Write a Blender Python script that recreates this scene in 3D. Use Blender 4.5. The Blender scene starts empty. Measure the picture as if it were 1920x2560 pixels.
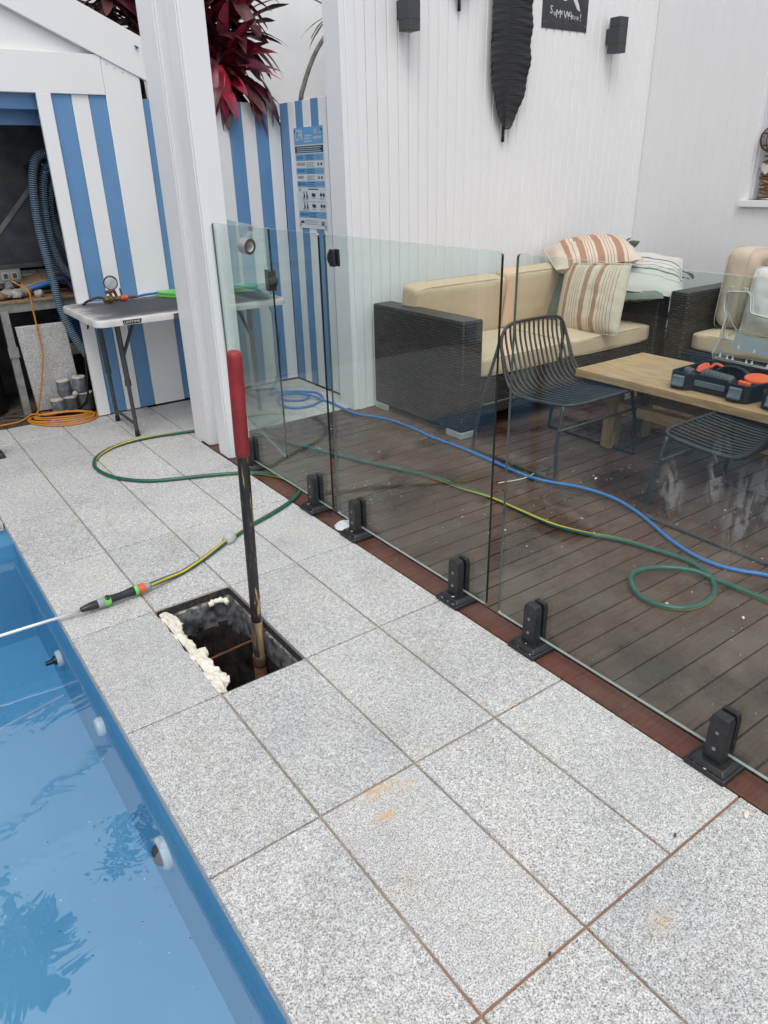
import bpy, bmesh, math, random
from mathutils import Vector, Matrix, noise as mnoise
random.seed(7)
SC = bpy.context.scene
COL = SC.collection
R = math.radians

# ------------------------------------------------------------------ camera
def make_camera():
    yaw, pitch, roll = 0.6165, 0.4406, -0.0229
    cy, sy, cp, sp = math.cos(yaw), math.sin(yaw), math.cos(pitch), math.sin(pitch)
    f = Vector((sy*cp, cy*cp, -sp)); r = Vector((cy, -sy, 0)); u = r.cross(f)
    r2 = math.cos(roll)*r + math.sin(roll)*u
    u2 = -math.sin(roll)*r + math.cos(roll)*u
    cam = bpy.data.cameras.new('camera'); o = bpy.data.objects.new('camera', cam); COL.objects.link(o)
    m = Matrix.Identity(4)
    for i in range(3):
        m[i][0] = r2[i]; m[i][1] = u2[i]; m[i][2] = -f[i]
    m.translation = Vector((-0.6303, -4.2017, 1.4865))
    o.matrix_world = m
    cam.sensor_fit = 'VERTICAL'; cam.sensor_height = 36; cam.sensor_width = 27
    cam.lens = 1814.14/2560*36
    cam.clip_start = 0.02; cam.clip_end = 2000
    SC.camera = o
make_camera()
SC.render.resolution_x, SC.render.resolution_y = 768, 1024

# ------------------------------------------------------------------ sky, sun, exposure
SUN_EL, SUN_AZ = 58.0, 215.0        # overcast: the sun is only a brighter patch, behind and left of the camera
w = bpy.data.worlds.new('World'); SC.world = w; w.use_nodes = True
nt = w.node_tree; nt.nodes.clear()
sky = nt.nodes.new('ShaderNodeTexSky'); sky.sky_type = 'NISHITA'; sky.sun_disc = False
sky.sun_elevation = R(SUN_EL); sky.sun_rotation = R(SUN_AZ)
sky.air_density = 1.0; sky.dust_density = 3.0; sky.ozone_density = 1.0
hs = nt.nodes.new('ShaderNodeHueSaturation'); hs.inputs['Saturation'].default_value = 0.22
mx = nt.nodes.new('ShaderNodeMix'); mx.data_type = 'RGBA'; mx.inputs[0].default_value = 0.55
mx.inputs[7].default_value = (7.8, 8.05, 8.5, 1)
bg = nt.nodes.new('ShaderNodeBackground'); bg.inputs['Strength'].default_value = 0.115
wo = nt.nodes.new('ShaderNodeOutputWorld')
nt.links.new(sky.outputs[0], hs.inputs['Color']); nt.links.new(hs.outputs[0], mx.inputs[6])
nt.links.new(mx.outputs[2], bg.inputs['Color']); nt.links.new(bg.outputs[0], wo.inputs[0])
sl = bpy.data.lights.new('sun', 'SUN'); sl.energy = 0.9; sl.angle = R(28); sl.color = (1.0, 0.97, 0.93)
so = bpy.data.objects.new('sun', sl); COL.objects.link(so)
az, el = R(SUN_AZ), R(SUN_EL)
sd = Vector((math.sin(az)*math.cos(el), math.cos(az)*math.cos(el), math.sin(el)))
so.rotation_euler = sd.to_track_quat('Z', 'Y').to_euler(); so.location = sd*30
SC.view_settings.view_transform = 'Standard'; SC.view_settings.look = 'None'
SC.view_settings.exposure = 0.48; SC.view_settings.gamma = 1.0
SC.view_settings.use_curve_mapping = False
SC.cycles.use_denoising = True
SC.cycles.max_bounces = 10; SC.cycles.transparent_max_bounces = 24
SC.cycles.diffuse_bounces = 4; SC.cycles.glossy_bounces = 5
SC.cycles.sample_clamp_indirect = 6.0

# ------------------------------------------------------------------ materials
def _new(name):
    m = bpy.data.materials.new(name); m.use_nodes = True
    t = m.node_tree; b = t.nodes['Principled BSDF']
    return m, t, b
def nd(t, typ, **kw):
    n = t.nodes.new(typ)
    for k, v in kw.items():
        if isinstance(k, str) and hasattr(n, k): setattr(n, k, v)
        else: n.inputs[k].default_value = v
    return n
def c4(c): return (c[0], c[1], c[2], 1)
def coords(t, stretch=(1,1,1), rnd=True, kind='Object'):
    tc = t.nodes.new('ShaderNodeTexCoord'); mp = t.nodes.new('ShaderNodeMapping')
    mp.inputs['Scale'].default_value = stretch
    t.links.new(tc.outputs[kind], mp.inputs['Vector'])
    if rnd:
        oi = t.nodes.new('ShaderNodeObjectInfo'); ml = nd(t, 'ShaderNodeMath', operation='MULTIPLY'); ml.inputs[1].default_value = 57.0
        t.links.new(oi.outputs['Random'], ml.inputs[0])
        cb = t.nodes.new('ShaderNodeCombineXYZ')
        for i in range(3): t.links.new(ml.outputs[0], cb.inputs[i])
        t.links.new(cb.outputs[0], mp.inputs['Location'])
    return mp.outputs[0]
def noise(t, vec, scale, detail=4, rough=.55, dist=0):
    n = t.nodes.new('ShaderNodeTexNoise'); n.inputs['Scale'].default_value = scale; n.inputs['Detail'].default_value = detail
    n.inputs['Roughness'].default_value = rough; n.inputs['Distortion'].default_value = dist
    t.links.new(vec, n.inputs['Vector']); return n.outputs['Fac']
def ramp(t, fac, stops, interp='LINEAR'):
    r = t.nodes.new('ShaderNodeValToRGB'); e = r.color_ramp.elements; r.color_ramp.interpolation = interp
    while len(e) < len(stops): e.new(0.5)
    for k, (p, c) in enumerate(stops):
        e[k].position = p; e[k].color = c4(c) if not isinstance(c, (int, float)) else (c, c, c, 1)
    t.links.new(fac, r.inputs[0]); return r.outputs[0]
def mix(t, fac, a, b, mode='MIX'):
    m = t.nodes.new('ShaderNodeMix'); m.data_type = 'RGBA'; m.blend_type = mode
    for s, v in ((0, fac), (6, a), (7, b)):
        if isinstance(v, bpy.types.NodeSocket): t.links.new(v, m.inputs[s])
        elif isinstance(v, (int, float)): m.inputs[s].default_value = v if s == 0 else (v, v, v, 1)
        else: m.inputs[s].default_value = c4(v)
    return m.outputs[2]
def mth(t, op, a, b=None, c=None):
    m = t.nodes.new('ShaderNodeMath'); m.operation = op
    for i, v in enumerate((a, b, c)):
        if v is None: continue
        if isinstance(v, bpy.types.NodeSocket): t.links.new(v, m.inputs[i])
        else: m.inputs[i].default_value = v
    return m.outputs[0]
def bump(t, b, h, strength=.3, dist=.002):
    n = t.nodes.new('ShaderNodeBump'); n.inputs['Strength'].default_value = strength; n.inputs['Distance'].default_value = dist
    t.links.new(h, n.inputs['Height']); t.links.new(n.outputs[0], b.inputs['Normal'])
def pm(name, c1, c2=None, scale=12, detail=5, rough=.55, rough2=None, bmp=0, bscale=None, bdist=.002, metal=0, stretch=(1,1,1), lo=.38, hi=.62, coat=0, spec=.5, rnd=True, var=0):
    m, t, b = _new(name); v = coords(t, stretch, rnd)
    f = noise(t, v, scale, detail)
    if c2 is None: c2 = tuple(x*.82 for x in c1)
    col = ramp(t, f, [(lo, c1), (hi, c2)])
    if var:
        oi = t.nodes.new('ShaderNodeObjectInfo')
        col = mix(t, 1.0, col, ramp(t, oi.outputs['Random'], [(0, 1-var), (1, 1)]), 'MULTIPLY')
    t.links.new(col, b.inputs['Base Color'])
    b.inputs['Roughness'].default_value = rough
    if rough2 is not None: t.links.new(ramp(t, noise(t, v, scale*1.7, 4), [(.35, rough), (.65, rough2)]), b.inputs['Roughness'])
    b.inputs['Metallic'].default_value = metal; b.inputs['Specular IOR Level'].default_value = spec
    b.inputs['Coat Weight'].default_value = coat
    if bmp: bump(t, b, noise(t, v, bscale or scale*3, 6, .6), bmp, bdist)
    return m

def m_granite(name, stained=True):
    m, t, b = _new(name); v = coords(t)
    n1 = noise(t, v, 240, 2, .5); n2 = noise(t, v, 420, 1, .5); n3 = noise(t, v, 75, 3, .6)
    base = ramp(t, n1, [(.30, .05), (.41, .22), (.48, .52), (.58, .80)])
    fine = ramp(t, n2, [(.33, .10), (.46, .50), (.58, .84)])
    col = mix(t, .5, base, fine)
    col = mix(t, .55, col, ramp(t, n3, [(.36, (.62, .61, .59)), (.64, (1.08, 1.08, 1.09))]), 'MULTIPLY')
    geo = t.nodes.new('ShaderNodeNewGeometry')
    big = noise(t, geo.outputs['Position'], 2.3, 5, .6)
    col = mix(t, 1.0, col, ramp(t, big, [(.30, (.86, .86, .87)), (.5, (.98, .98, .975)), (.7, (1.04, 1.03, 1.0))]), 'MULTIPLY')
    if stained:
        tan = ramp(t, noise(t, geo.outputs['Position'], 4.1, 6, .65), [(.53, 0), (.74, .42)])
        col = mix(t, tan, col, mix(t, 1.0, col, (1.0, .88, .70), 'MULTIPLY'))
        sx = t.nodes.new('ShaderNodeSeparateXYZ'); t.links.new(geo.outputs['Position'], sx.inputs[0])
        tot = None
        for (x, y, rx, ry, k) in ((.17, -3.02, .075, .035, 1), (.13, -3.10, .06, .03, .8), (.245, -3.05, .04, .02, .7), (.445, -3.69, .05, .035, .8), (.62, -2.93, .02, .02, .9), (.53, -2.66, .02, .015, .8), (.69, -2.99, .02, .02, .6)):
            dx = mth(t, 'DIVIDE', mth(t, 'SUBTRACT', sx.outputs[0], x), rx); dy = mth(t, 'DIVIDE', mth(t, 'SUBTRACT', sx.outputs[1], y), ry)
            d = mth(t, 'SQRT', mth(t, 'ADD', mth(t, 'MULTIPLY', dx, dx), mth(t, 'MULTIPLY', dy, dy)))
            f = mth(t, 'MULTIPLY', mth(t, 'MAXIMUM', mth(t, 'SUBTRACT', 1.0, d), 0.0), k)
            tot = f if tot is None else mth(t, 'MAXIMUM', tot, f)
        tot = mth(t, 'MULTIPLY', tot, ramp(t, noise(t, geo.outputs['Position'], 45, 5, .7), [(.42, 0), (.6, 1.0)]))
        col = mix(t, mth(t, 'MINIMUM', tot, .85), col, (.62, .36, .10))
        dk = ramp(t, noise(t, geo.outputs['Position'], 6.5, 6, .7), [(.56, 0), (.76, .5)])
        col = mix(t, dk, col, mix(t, 1.0, col, (.5, .5, .53), 'MULTIPLY'))
    oi = t.nodes.new('ShaderNodeObjectInfo')
    col = mix(t, 1.0, col, ramp(t, oi.outputs['Random'], [(0, (.90, .90, .905)), (.5, (.98, .975, .965)), (1, (1.02, 1.015, 1.0))]), 'MULTIPLY')
    t.links.new(col, b.inputs['Base Color']); b.inputs['Roughness'].default_value = .62
    b.inputs['Specular IOR Level'].default_value = .35
    bump(t, b, n1, .35, .0015)
    return m

def m_deck(name, c1, c2, dusty=.5):
    m, t, b = _new(name); v = coords(t, (1.2, 14, 14)); 
    g = noise(t, v, 6, 6, .6)
    col = ramp(t, g, [(.3, c1), (.7, c2)])
    geo = t.nodes.new('ShaderNodeNewGeometry'); p = geo.outputs['Position']
    dust = ramp(t, noise(t, p, 2.6, 7, .65), [(.42, 0), (.62, dusty)])
    col = mix(t, dust, col, (.165, .135, .108))
    wet = ramp(t, noise(t, p, 1.7, 5, .6, .4), [(.50, 0), (.60, 1)])
    col = mix(t, wet, col, mix(t, 1.0, col, (.52, .45, .42), 'MULTIPLY'))
    fl = ramp(t, noise(t, p, 62, 3, .7), [(.66, 0), (.72, .5)])
    fl = mth(t, 'MULTIPLY', fl, ramp(t, noise(t, p, 3.3, 3), [(.45, 0), (.6, 1)]))
    col = mix(t, fl, col, (.40, .39, .34))
    oi = t.nodes.new('ShaderNodeObjectInfo')
    col = mix(t, 1.0, col, ramp(t, oi.outputs['Random'], [(0, .78), (1, 1.08)]), 'MULTIPLY')
    t.links.new(col, b.inputs['Base Color'])
    t.links.new(ramp(t, wet, [(0, .58), (1, .24)]), b.inputs['Roughness'])
    bump(t, b, g, .4, .002); b.inputs['Specular IOR Level'].default_value = .35
    return m

def schlick(t, f0):
    geo = t.nodes.new('ShaderNodeNewGeometry'); d = t.nodes.new('ShaderNodeVectorMath'); d.operation = 'DOT_PRODUCT'
    t.links.new(geo.outputs['Normal'], d.inputs[0]); t.links.new(geo.outputs['Incoming'], d.inputs[1])
    c = mth(t, 'ABSOLUTE', d.outputs['Value'])
    k = mth(t, 'POWER', mth(t, 'MAXIMUM', mth(t, 'SUBTRACT', 1.0, c), 0.0), 5.0)
    return mth(t, 'ADD', mth(t, 'MULTIPLY', k, 1-f0), f0)
def m_glass(name, tint, f0=.05, rough=.0, dirt=0.0):
    m = bpy.data.materials.new(name); m.use_nodes = True; t = m.node_tree
    for n in list(t.nodes):
        if n.type == 'BSDF_PRINCIPLED': t.nodes.remove(n)
    out = [n for n in t.nodes if n.type == 'OUTPUT_MATERIAL'][0]
    tr = t.nodes.new('ShaderNodeBsdfTransparent'); tr.inputs[0].default_value = c4(tint)
    gl = t.nodes.new('ShaderNodeBsdfGlossy'); gl.inputs['Roughness'].default_value = rough; gl.inputs['Color'].default_value = (1,1,1,1)
    ms = t.nodes.new('ShaderNodeMixShader'); t.links.new(schlick(t, f0), ms.inputs[0])
    t.links.new(tr.outputs[0], ms.inputs[1]); t.links.new(gl.outputs[0], ms.inputs[2])
    last = ms.outputs[0]
    if dirt:
        df = t.nodes.new('ShaderNodeBsdfDiffuse'); df.inputs[0].default_value = (.6, .6, .58, 1)
        geo = t.nodes.new('ShaderNodeNewGeometry'); p = geo.outputs['Position']
        spots = ramp(t, noise(t, p, 95, 2, .5), [(.735, 0), (.76, .8)])
        film = ramp(t, noise(t, p, 1.6, 4, .6), [(.35, 0), (.7, .012)])
        sz = t.nodes.new('ShaderNodeSeparateXYZ'); t.links.new(p, sz.inputs[0])
        low = ramp(t, sz.outputs[2], [(0, 1), (.55, .55), (1, .15)])
        fac = mth(t, 'MULTIPLY', mth(t, 'ADD', mth(t, 'MULTIPLY', spots, low), film), dirt)
        m2 = t.nodes.new('ShaderNodeMixShader'); t.links.new(fac, m2.inputs[0]); t.links.new(last, m2.inputs[1]); t.links.new(df.outputs[0], m2.inputs[2]); last = m2.outputs[0]
    t.links.new(last, out.inputs['Surface'])
    return m
def m_water(name):
    m = bpy.data.materials.new(name); m.use_nodes = True; t = m.node_tree
    for n in list(t.nodes):
        if n.type == 'BSDF_PRINCIPLED': t.nodes.remove(n)
    out = [n for n in t.nodes if n.type == 'OUTPUT_MATERIAL'][0]
    tr = t.nodes.new('ShaderNodeBsdfTransparent'); tr.inputs[0].default_value = (.88, .955, .985, 1)
    gl = t.nodes.new('ShaderNodeBsdfGlossy'); gl.inputs['Roughness'].default_value = .0
    ms = t.nodes.new('ShaderNodeMixShader')
    bn = t.nodes.new('ShaderNodeBump'); bn.inputs['Strength'].default_value = .22; bn.inputs['Distance'].default_value = .01
    geo = t.nodes.new('ShaderNodeNewGeometry')
    t.links.new(noise(t, geo.outputs['Position'], 5.0, 3, .5, .6), bn.inputs['Height']); t.links.new(bn.outputs[0], gl.inputs['Normal'])
    t.links.new(schlick(t, .16), ms.inputs[0]); t.links.new(tr.outputs[0], ms.inputs[1]); t.links.new(gl.outputs[0], ms.inputs[2])
    t.links.new(ms.outputs[0], out.inputs['Surface'])
    return m
def m_wicker(name):
    m, t, b = _new(name)
    tc = t.nodes.new('ShaderNodeTexCoord'); sp = t.nodes.new('ShaderNodeSeparateXYZ'); t.links.new(tc.outputs['Object'], sp.inputs[0])
    cb = t.nodes.new('ShaderNodeCombineXYZ')
    t.links.new(mth(t, 'ADD', sp.outputs[0], sp.outputs[1]), cb.inputs[0]); t.links.new(mth(t, 'ADD', sp.outputs[2], mth(t, 'MULTIPLY', sp.outputs[1], .003)), cb.inputs[1])
    br = t.nodes.new('ShaderNodeTexBrick'); t.links.new(cb.outputs[0], br.inputs['Vector'])
    br.inputs['Scale'].default_value = 1.0; br.inputs['Brick Width'].default_value = .052; br.inputs['Row Height'].default_value = .0165
    br.inputs['Mortar Size'].default_value = .0042; br.inputs['Mortar Smooth'].default_value = .6; br.offset = .5
    br.inputs['Color1'].default_value = (.035, .029, .026, 1); br.inputs['Color2'].default_value = (.075, .064, .058, 1); br.inputs['Mortar'].default_value = (.002, .002, .002, 1)
    t.links.new(br.outputs['Color'], b.inputs['Base Color']); b.inputs['Roughness'].default_value = .42
    inv = mth(t, 'SUBTRACT', 1.0, br.outputs['Fac']); bump(t, b, inv, .9, .004)
    return m
def m_fabric(name, c1, c2, weave=700, rough=.9):
    m, t, b = _new(name); v = coords(t)
    f = noise(t, v, 7, 5); w1 = noise(t, v, weave, 2)
    col = mix(t, .35, ramp(t, f, [(.35, c1), (.65, c2)]), mix(t, 1.0, c1, ramp(t, w1, [(.35, .7), (.65, 1.15)]), 'MULTIPLY'))
    t.links.new(col, b.inputs['Base Color']); b.inputs['Roughness'].default_value = rough; b.inputs['Specular IOR Level'].default_value = .15
    b.inputs['Sheen Weight'].default_value = .15
    bump(t, b, mth(t, 'ADD', w1, mth(t, 'MULTIPLY', noise(t, v, 14, 5, .6), 6.0)), .35, .003)
    return m
def m_stripe(name, base, stops, axis=0, size=.44, rough=.9):
    """woven stripes along one axis of the cushion: stops = list of (centre, half width, colour) in metres"""
    m, t, b = _new(name); v = coords(t, rnd=False)
    sp = t.nodes.new('ShaderNodeSeparateXYZ'); t.links.new(v, sp.inputs[0])
    x = mth(t, 'ADD', sp.outputs[axis], mth(t, 'MULTIPLY', noise(t, v, 30, 3), .003))
    w1 = noise(t, coords(t), 600, 2)
    col = mix(t, 1.0, base, ramp(t, w1, [(.35, .85), (.65, 1.1)]), 'MULTIPLY')
    for (c, h, cc) in stops:
        d = mth(t, 'ABSOLUTE', mth(t, 'SUBTRACT', x, c))
        f = mth(t, 'LESS_THAN', d, h)
        col = mix(t, mth(t, 'MULTIPLY', f, .9), col, mix(t, 1.0, cc, ramp(t, w1, [(.3, .75), (.7, 1.3)]), 'MULTIPLY'))
    t.links.new(col, b.inputs['Base Color']); b.inputs['Roughness'].default_value = rough; b.inputs['Specular IOR Level'].default_value = .12
    bump(t, b, mth(t, 'ADD', w1, mth(t, 'MULTIPLY', noise(t, v, 16, 5, .6), 5.0)), .3, .003)
    return m

M = {}
M['granite'] = m_granite('granite')
M['granite_slab'] = m_granite('granite_slab', False)
M['grout'] = None
def _grout():
    m, t, b = _new('grout'); geo = t.nodes.new('ShaderNodeNewGeometry'); p = geo.outputs['Position']
    col = ramp(t, noise(t, p, 9, 6, .65), [(.35, (.25, .195, .145)), (.65, (.43, .35, .265))])
    sp = t.nodes.new('ShaderNodeSeparateXYZ'); t.links.new(p, sp.inputs[0])
    # iron-stained run of the joint nearest the camera
    near = mth(t, 'SUBTRACT', 1.0, mth(t, 'MINIMUM', mth(t, 'DIVIDE', mth(t, 'ABSOLUTE', mth(t, 'ADD', sp.outputs[1], 3.62)), .30), 1.0))
    near = mth(t, 'MULTIPLY', near, ramp(t, noise(t, p, 5, 4), [(.3, .5), (.6, 1)]))
    col = mix(t, near, col, (.30, .13, .06))
    t.links.new(col, b.inputs['Base Color']); b.inputs['Roughness'].default_value = .9
    bump(t, b, noise(t, p, 120, 4), .6, .002); return m
M['grout'] = _grout()
M['deck'] = m_deck('deck_timber', (.060, .028, .018), (.125, .064, .043), .50)
M['deck_edge'] = m_deck('deck_border_timber', (.085, .030, .020), (.135, .055, .038), .22)
M['white'] = pm('white_paint', (.80, .805, .82), (.785, .79, .805), 3, rough=.45, bmp=.01, bscale=30)
M['white_board'] = pm('white_board_paint', (.81, .81, .815), (.795, .795, .80), 2.5, rough=.5, bmp=.015, bscale=30)
M['render'] = pm('white_render', (.84, .845, .85), (.80, .805, .81), 4, rough=.85, bmp=.5, bscale=30, bdist=.005)
M['blue'] = pm('blue_paint', (.125, .275, .50), (.115, .255, .47), 5, rough=.5, bmp=.06, bscale=60)
M['blue_dark'] = pm('blue_gap', (.02, .05, .12), None, 5, rough=.7)
M['poolblue'] = None
def _pool():
    m, t, b = _new('pool_paint'); geo = t.nodes.new('ShaderNodeNewGeometry'); p = geo.outputs['Position']
    col = ramp(t, noise(t, p, 1.3, 5, .6), [(.3, (.105, .325, .53)), (.7, (.15, .40, .61))])
    spk = ramp(t, noise(t, p, 42, 3, .6), [(.72, 0), (.76, .7)])
    col = mix(t, spk, col, (.03, .09, .16))
    t.links.new(col, b.inputs['Base Color']); b.inputs['Roughness'].default_value = .55; return m
M['poolblue'] = _pool()
M['water'] = m_water('water')
M['glass'] = m_glass('fence_glass', (.93, .98, .962), .030, 0, .8)
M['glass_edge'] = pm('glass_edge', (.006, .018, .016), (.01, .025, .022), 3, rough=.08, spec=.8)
M['glass_edge_lit'] = pm('glass_edge_lit_tone', (.45, .55, .52), (.4, .5, .48), 3, rough=.15)  # lighter copy of the glass edge, lit look put into its colour
M['black'] = pm('black_powdercoat', (.012, .013, .015), (.022, .023, .026), 30, rough=.38, rough2=.55, bmp=.08)
M['black_scuffed'] = pm('black_scuffed', (.012, .013, .015), (.03, .03, .033), 40, rough=.35, rough2=.6, bmp=.15, hi=.7)
M['chip'] = pm('bare_chip', (.5, .5, .5), (.65, .65, .65), 30, rough=.5)
M['charcoal'] = pm('charcoal_metal', (.042, .046, .055), (.05, .054, .062), 20, rough=.5)
M['chairmetal'] = pm('chair_metal', (.030, .031, .032), (.042, .043, .043), 20, rough=.42)
M['greymetal'] = pm('weathered_galvanised', (.20, .21, .20), (.30, .30, .28), 14, rough=.55, metal=.3, bmp=.1)
M['rust'] = pm('rusty_steel', (.16, .06, .03), (.07, .035, .022), 25, rough=.8, bmp=.4)
M['shaft'] = None
def _shaft():
    m, t, b = _new('worn_handle'); v = coords(t, (1, 1, .16), False)
    f = noise(t, v, 34, 6, .65)
    sp = t.nodes.new('ShaderNodeSeparateXYZ'); t.links.new(coords(t, rnd=False), sp.inputs[0])
    col = ramp(t, f, [(.42, (.014, .016, .022)), (.555, (.024, .022, .022)), (.58, (.10, .05, .03)), (.62, (.42, .30, .14))])
    t.links.new(mix(t, ramp(t, noise(t, v, 9, 3), [(.5, 0), (.6, .55)]), col, (.06, .035, .026)), b.inputs['Base Color'])
    b.inputs['Roughness'].default_value = .42; bump(t, b, f, .3, .002); return m
M['shaft'] = _shaft()
M['redgrip'] = pm('red_grip', (.30, .022, .028), (.22, .018, .022), 14, rough=.55, bmp=.15, bscale=90)
M['wicker'] = m_wicker('dark_wicker')
M['beige'] = m_fabric('beige_canvas', (.64, .50, .345), (.585, .45, .305))
M['cream'] = m_fabric('cream_boucle', (.60, .51, .40), (.53, .45, .35), 420)
M['whitefab'] = m_fabric('white_linen', (.70, .69, .66), (.62, .61, .59))
M['greenfab'] = m_fabric('sage_fabric', (.22, .25, .22), (.13, .16, .14), 500)
TC = (.36, .195, .12)
M['stripe_a'] = m_stripe('terracotta_stripes', (.64, .56, .46), [(-.17, .017, TC), (-.125, .0022, TC), (-.105, .0022, TC), (-.085, .0022, TC), (-.065, .0022, TC), (-.02, .019, TC), (.075, .017, TC), (.045, .0022, TC), (.115, .0022, TC), (.135, .0022, TC), (.155, .0022, TC), (.175, .0022, TC), (-.205, .0022, TC), (.20, .0022, TC)])
M['stripe_b'] = m_stripe('terracotta_stripes_flat', (.64, .55, .46), [(-.19, .016, TC), (-.10, .022, TC), (-.065, .0025, TC), (-.045, .0025, TC), (-.15, .0025, TC), (-.025, .0025, TC), (.02, .024, TC), (.065, .0025, TC), (.085, .0025, TC), (.105, .0025, TC), (.15, .024, TC), (.20, .0025, TC)])
M['stripe_c'] = m_stripe('grey_stripes', (.58, .57, .53), [(-.10, .011, (.13, .15, .15)), (.0, .004, (.13, .15, .15)), (.05, .010, (.13, .15, .15)), (-.045, .003, (.2, .2, .2)), (.115, .003, (.2, .2, .2))], 2)
M['wood'] = pm('raw_pine', (.50, .34, .18), (.36, .22, .105), 5, 8, rough=.6, bmp=.3, bscale=14, stretch=(16, 1.4, 16), var=.12)
M['woodold'] = pm('aged_pine', (.34, .235, .13), (.20, .125, .065), 5, 8, rough=.7, bmp=.4, bscale=14, stretch=(18, 18, 1.6), var=.12)
M['hdpe'] = pm('white_plastic', (.62, .60, .585), (.52, .50, .49), 9, rough=.5)
def _ttop():
    m, t, b = _new('grimy_table_top'); v = coords(t, rnd=False)
    sp = t.nodes.new('ShaderNodeSeparateXYZ'); t.links.new(v, sp.inputs[0])
    n = noise(t, v, 6, 7, .65)
    ex = mth(t, 'DIVIDE', mth(t, 'ABSOLUTE', sp.outputs[0]), .60); ey = mth(t, 'DIVIDE', mth(t, 'ABSOLUTE', sp.outputs[1]), .36)
    e = mth(t, 'ADD', mth(t, 'MAXIMUM', ex, ey), mth(t, 'MULTIPLY', mth(t, 'SUBTRACT', n, .5), .55))
    col = ramp(t, e, [(.62, (.060, .064, .074)), (.86, (.14, .14, .15)), (1.0, (.50, .47, .46))])
    scr = ramp(t, noise(t, coords(t, (2, 7, 1), False), 16, 5, .7), [(.60, 0), (.68, .7)])
    col = mix(t, scr, col, (.34, .33, .34))
    t.links.new(col, b.inputs['Base Color']); b.inputs['Roughness'].default_value = .7; b.inputs['Specular IOR Level'].default_value = .2; return m
M['ttop'] = _ttop()
M['greenhose'] = pm('green_hose', (.012, .085, .062), (.018, .11, .08), 30, rough=.35)
M['yellow'] = pm('yellow_stripe', (.62, .47, .04), (.55, .40, .03), 30, rough=.4)
M['bluehose'] = pm('blue_air_hose', (.03, .19, .52), (.025, .16, .46), 20, rough=.4)
M['orange'] = pm('orange_cord', (.60, .24, .02), (.50, .19, .018), 20, rough=.5)
M['vac'] = pm('vacuum_hose', (.17, .27, .36), (.22, .33, .42), 14, rough=.5)
M['vacdark'] = pm('vacuum_hose_groove', (.03, .05, .07), None, 14, rough=.7)  # shade between the ribs, put in as a darker colour
M['lime'] = pm('lime_plastic', (.16, .60, .12), (.15, .55, .11), 10, rough=.4)
M['orangeplastic'] = pm('orange_plastic', (.75, .12, .03), (.68, .10, .025), 10, rough=.45)
M['yellowplastic'] = pm('yellow_plastic', (.75, .42, .02), None, 10, rough=.45)
M['redplastic'] = pm('red_plastic', (.75, .13, .05), (.65, .10, .045), 10, rough=.4)
M['greyplastic'] = pm('grey_plastic', (.34, .35, .35), (.28, .29, .29), 14, rough=.5)
M['darkgrey'] = pm('dark_grey_plastic', (.075, .08, .085), (.06, .063, .068), 14, rough=.5)
M['blackplastic'] = pm('black_plastic', (.010, .012, .016), (.016, .018, .022), 20, rough=.35)
M['steelblue'] = pm('slate_latch', (.12, .15, .185), (.10, .13, .16), 10, rough=.45)
M['chrome'] = pm('bright_steel', (.72, .72, .72), (.62, .62, .62), 20, rough=.22, metal=.9)
M['alu'] = pm('aluminium', (.82, .83, .84), (.76, .77, .78), 20, rough=.35, metal=.6)
M['brass'] = pm('old_brass', (.36, .22, .08), (.20, .115, .05), 40, rough=.45, metal=.7, bmp=.2)
M['clear'] = m_glass('clear_plastic', (.86, .87, .86), .09, .03)
M['clear_rim'] = pm('clear_plastic_rim', (.55, .55, .52), (.46, .46, .43), 12, rough=.25)
M['paper'] = pm('paper_label', (.50, .54, .60), (.46, .50, .56), 10, rough=.6)
M['foam'] = pm('expanding_foam', (.82, .77, .68), (.70, .63, .53), 16, rough=.75, bmp=.5, bscale=50, bdist=.004)
M['soil'] = pm('wet_black_soil', (.008, .007, .006), (.028, .020, .015), 30, 8, rough=.9, bmp=.7, bscale=70, bdist=.005, spec=.3)  # dark soil, blackened further so the hole reads deep
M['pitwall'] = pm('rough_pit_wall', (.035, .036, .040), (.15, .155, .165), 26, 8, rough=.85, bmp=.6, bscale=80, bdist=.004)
M['mortar'] = pm('broken_mortar', (.10, .09, .08), (.40, .36, .30), 40, 8, rough=.9, bmp=.8, bscale=60, bdist=.005)
M['dirt'] = pm('dry_dirt', (.13, .095, .065), (.055, .042, .032), 9, 9, rough=.95, bmp=1.0, bscale=30, bdist=.02)
M['ground'] = pm('garden_soil', (.10, .085, .06), (.06, .055, .04), 3, 8, rough=.95, bmp=.6)
M['concrete'] = pm('core_concrete', (.17, .19, .215), (.085, .095, .11), 34, 6, rough=.85, bmp=.4)
M['concrete_dark'] = pm('core_concrete_wet', (.085, .085, .09), (.045, .045, .05), 34, 6, rough=.7, bmp=.4)
M['concrete_top'] = pm('core_top', (.55, .53, .48), (.36, .32, .27), 26, 6, rough=.85, bmp=.3)
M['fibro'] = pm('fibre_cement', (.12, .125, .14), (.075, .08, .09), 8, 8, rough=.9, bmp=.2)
M['darkpanel'] = pm('black_panel', (.008, .010, .012), None, 10, rough=.6)
M['leafdecor'] = None
def _ld():
    m, t, b = _new('black_leaf_metal'); v = coords(t, rnd=False)
    b.inputs['Base Color'].default_value = (.009, .010, .012, 1); b.inputs['Roughness'].default_value = .5
    bump(t, b, noise(t, coords(t, (2, 1, 26), False), 5, 3), .6, .01); return m
M['leafdecor'] = _ld()
M['cordy'] = pm('cordyline_red', (.60, .034, .08), (.20, .02, .04), 4, 5, rough=.38, var=.55, stretch=(1, 1, 1))
M['cordy2'] = pm('cordyline_dark', (.12, .02, .036), (.045, .016, .02), 4, 5, rough=.38, var=.4)
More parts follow.
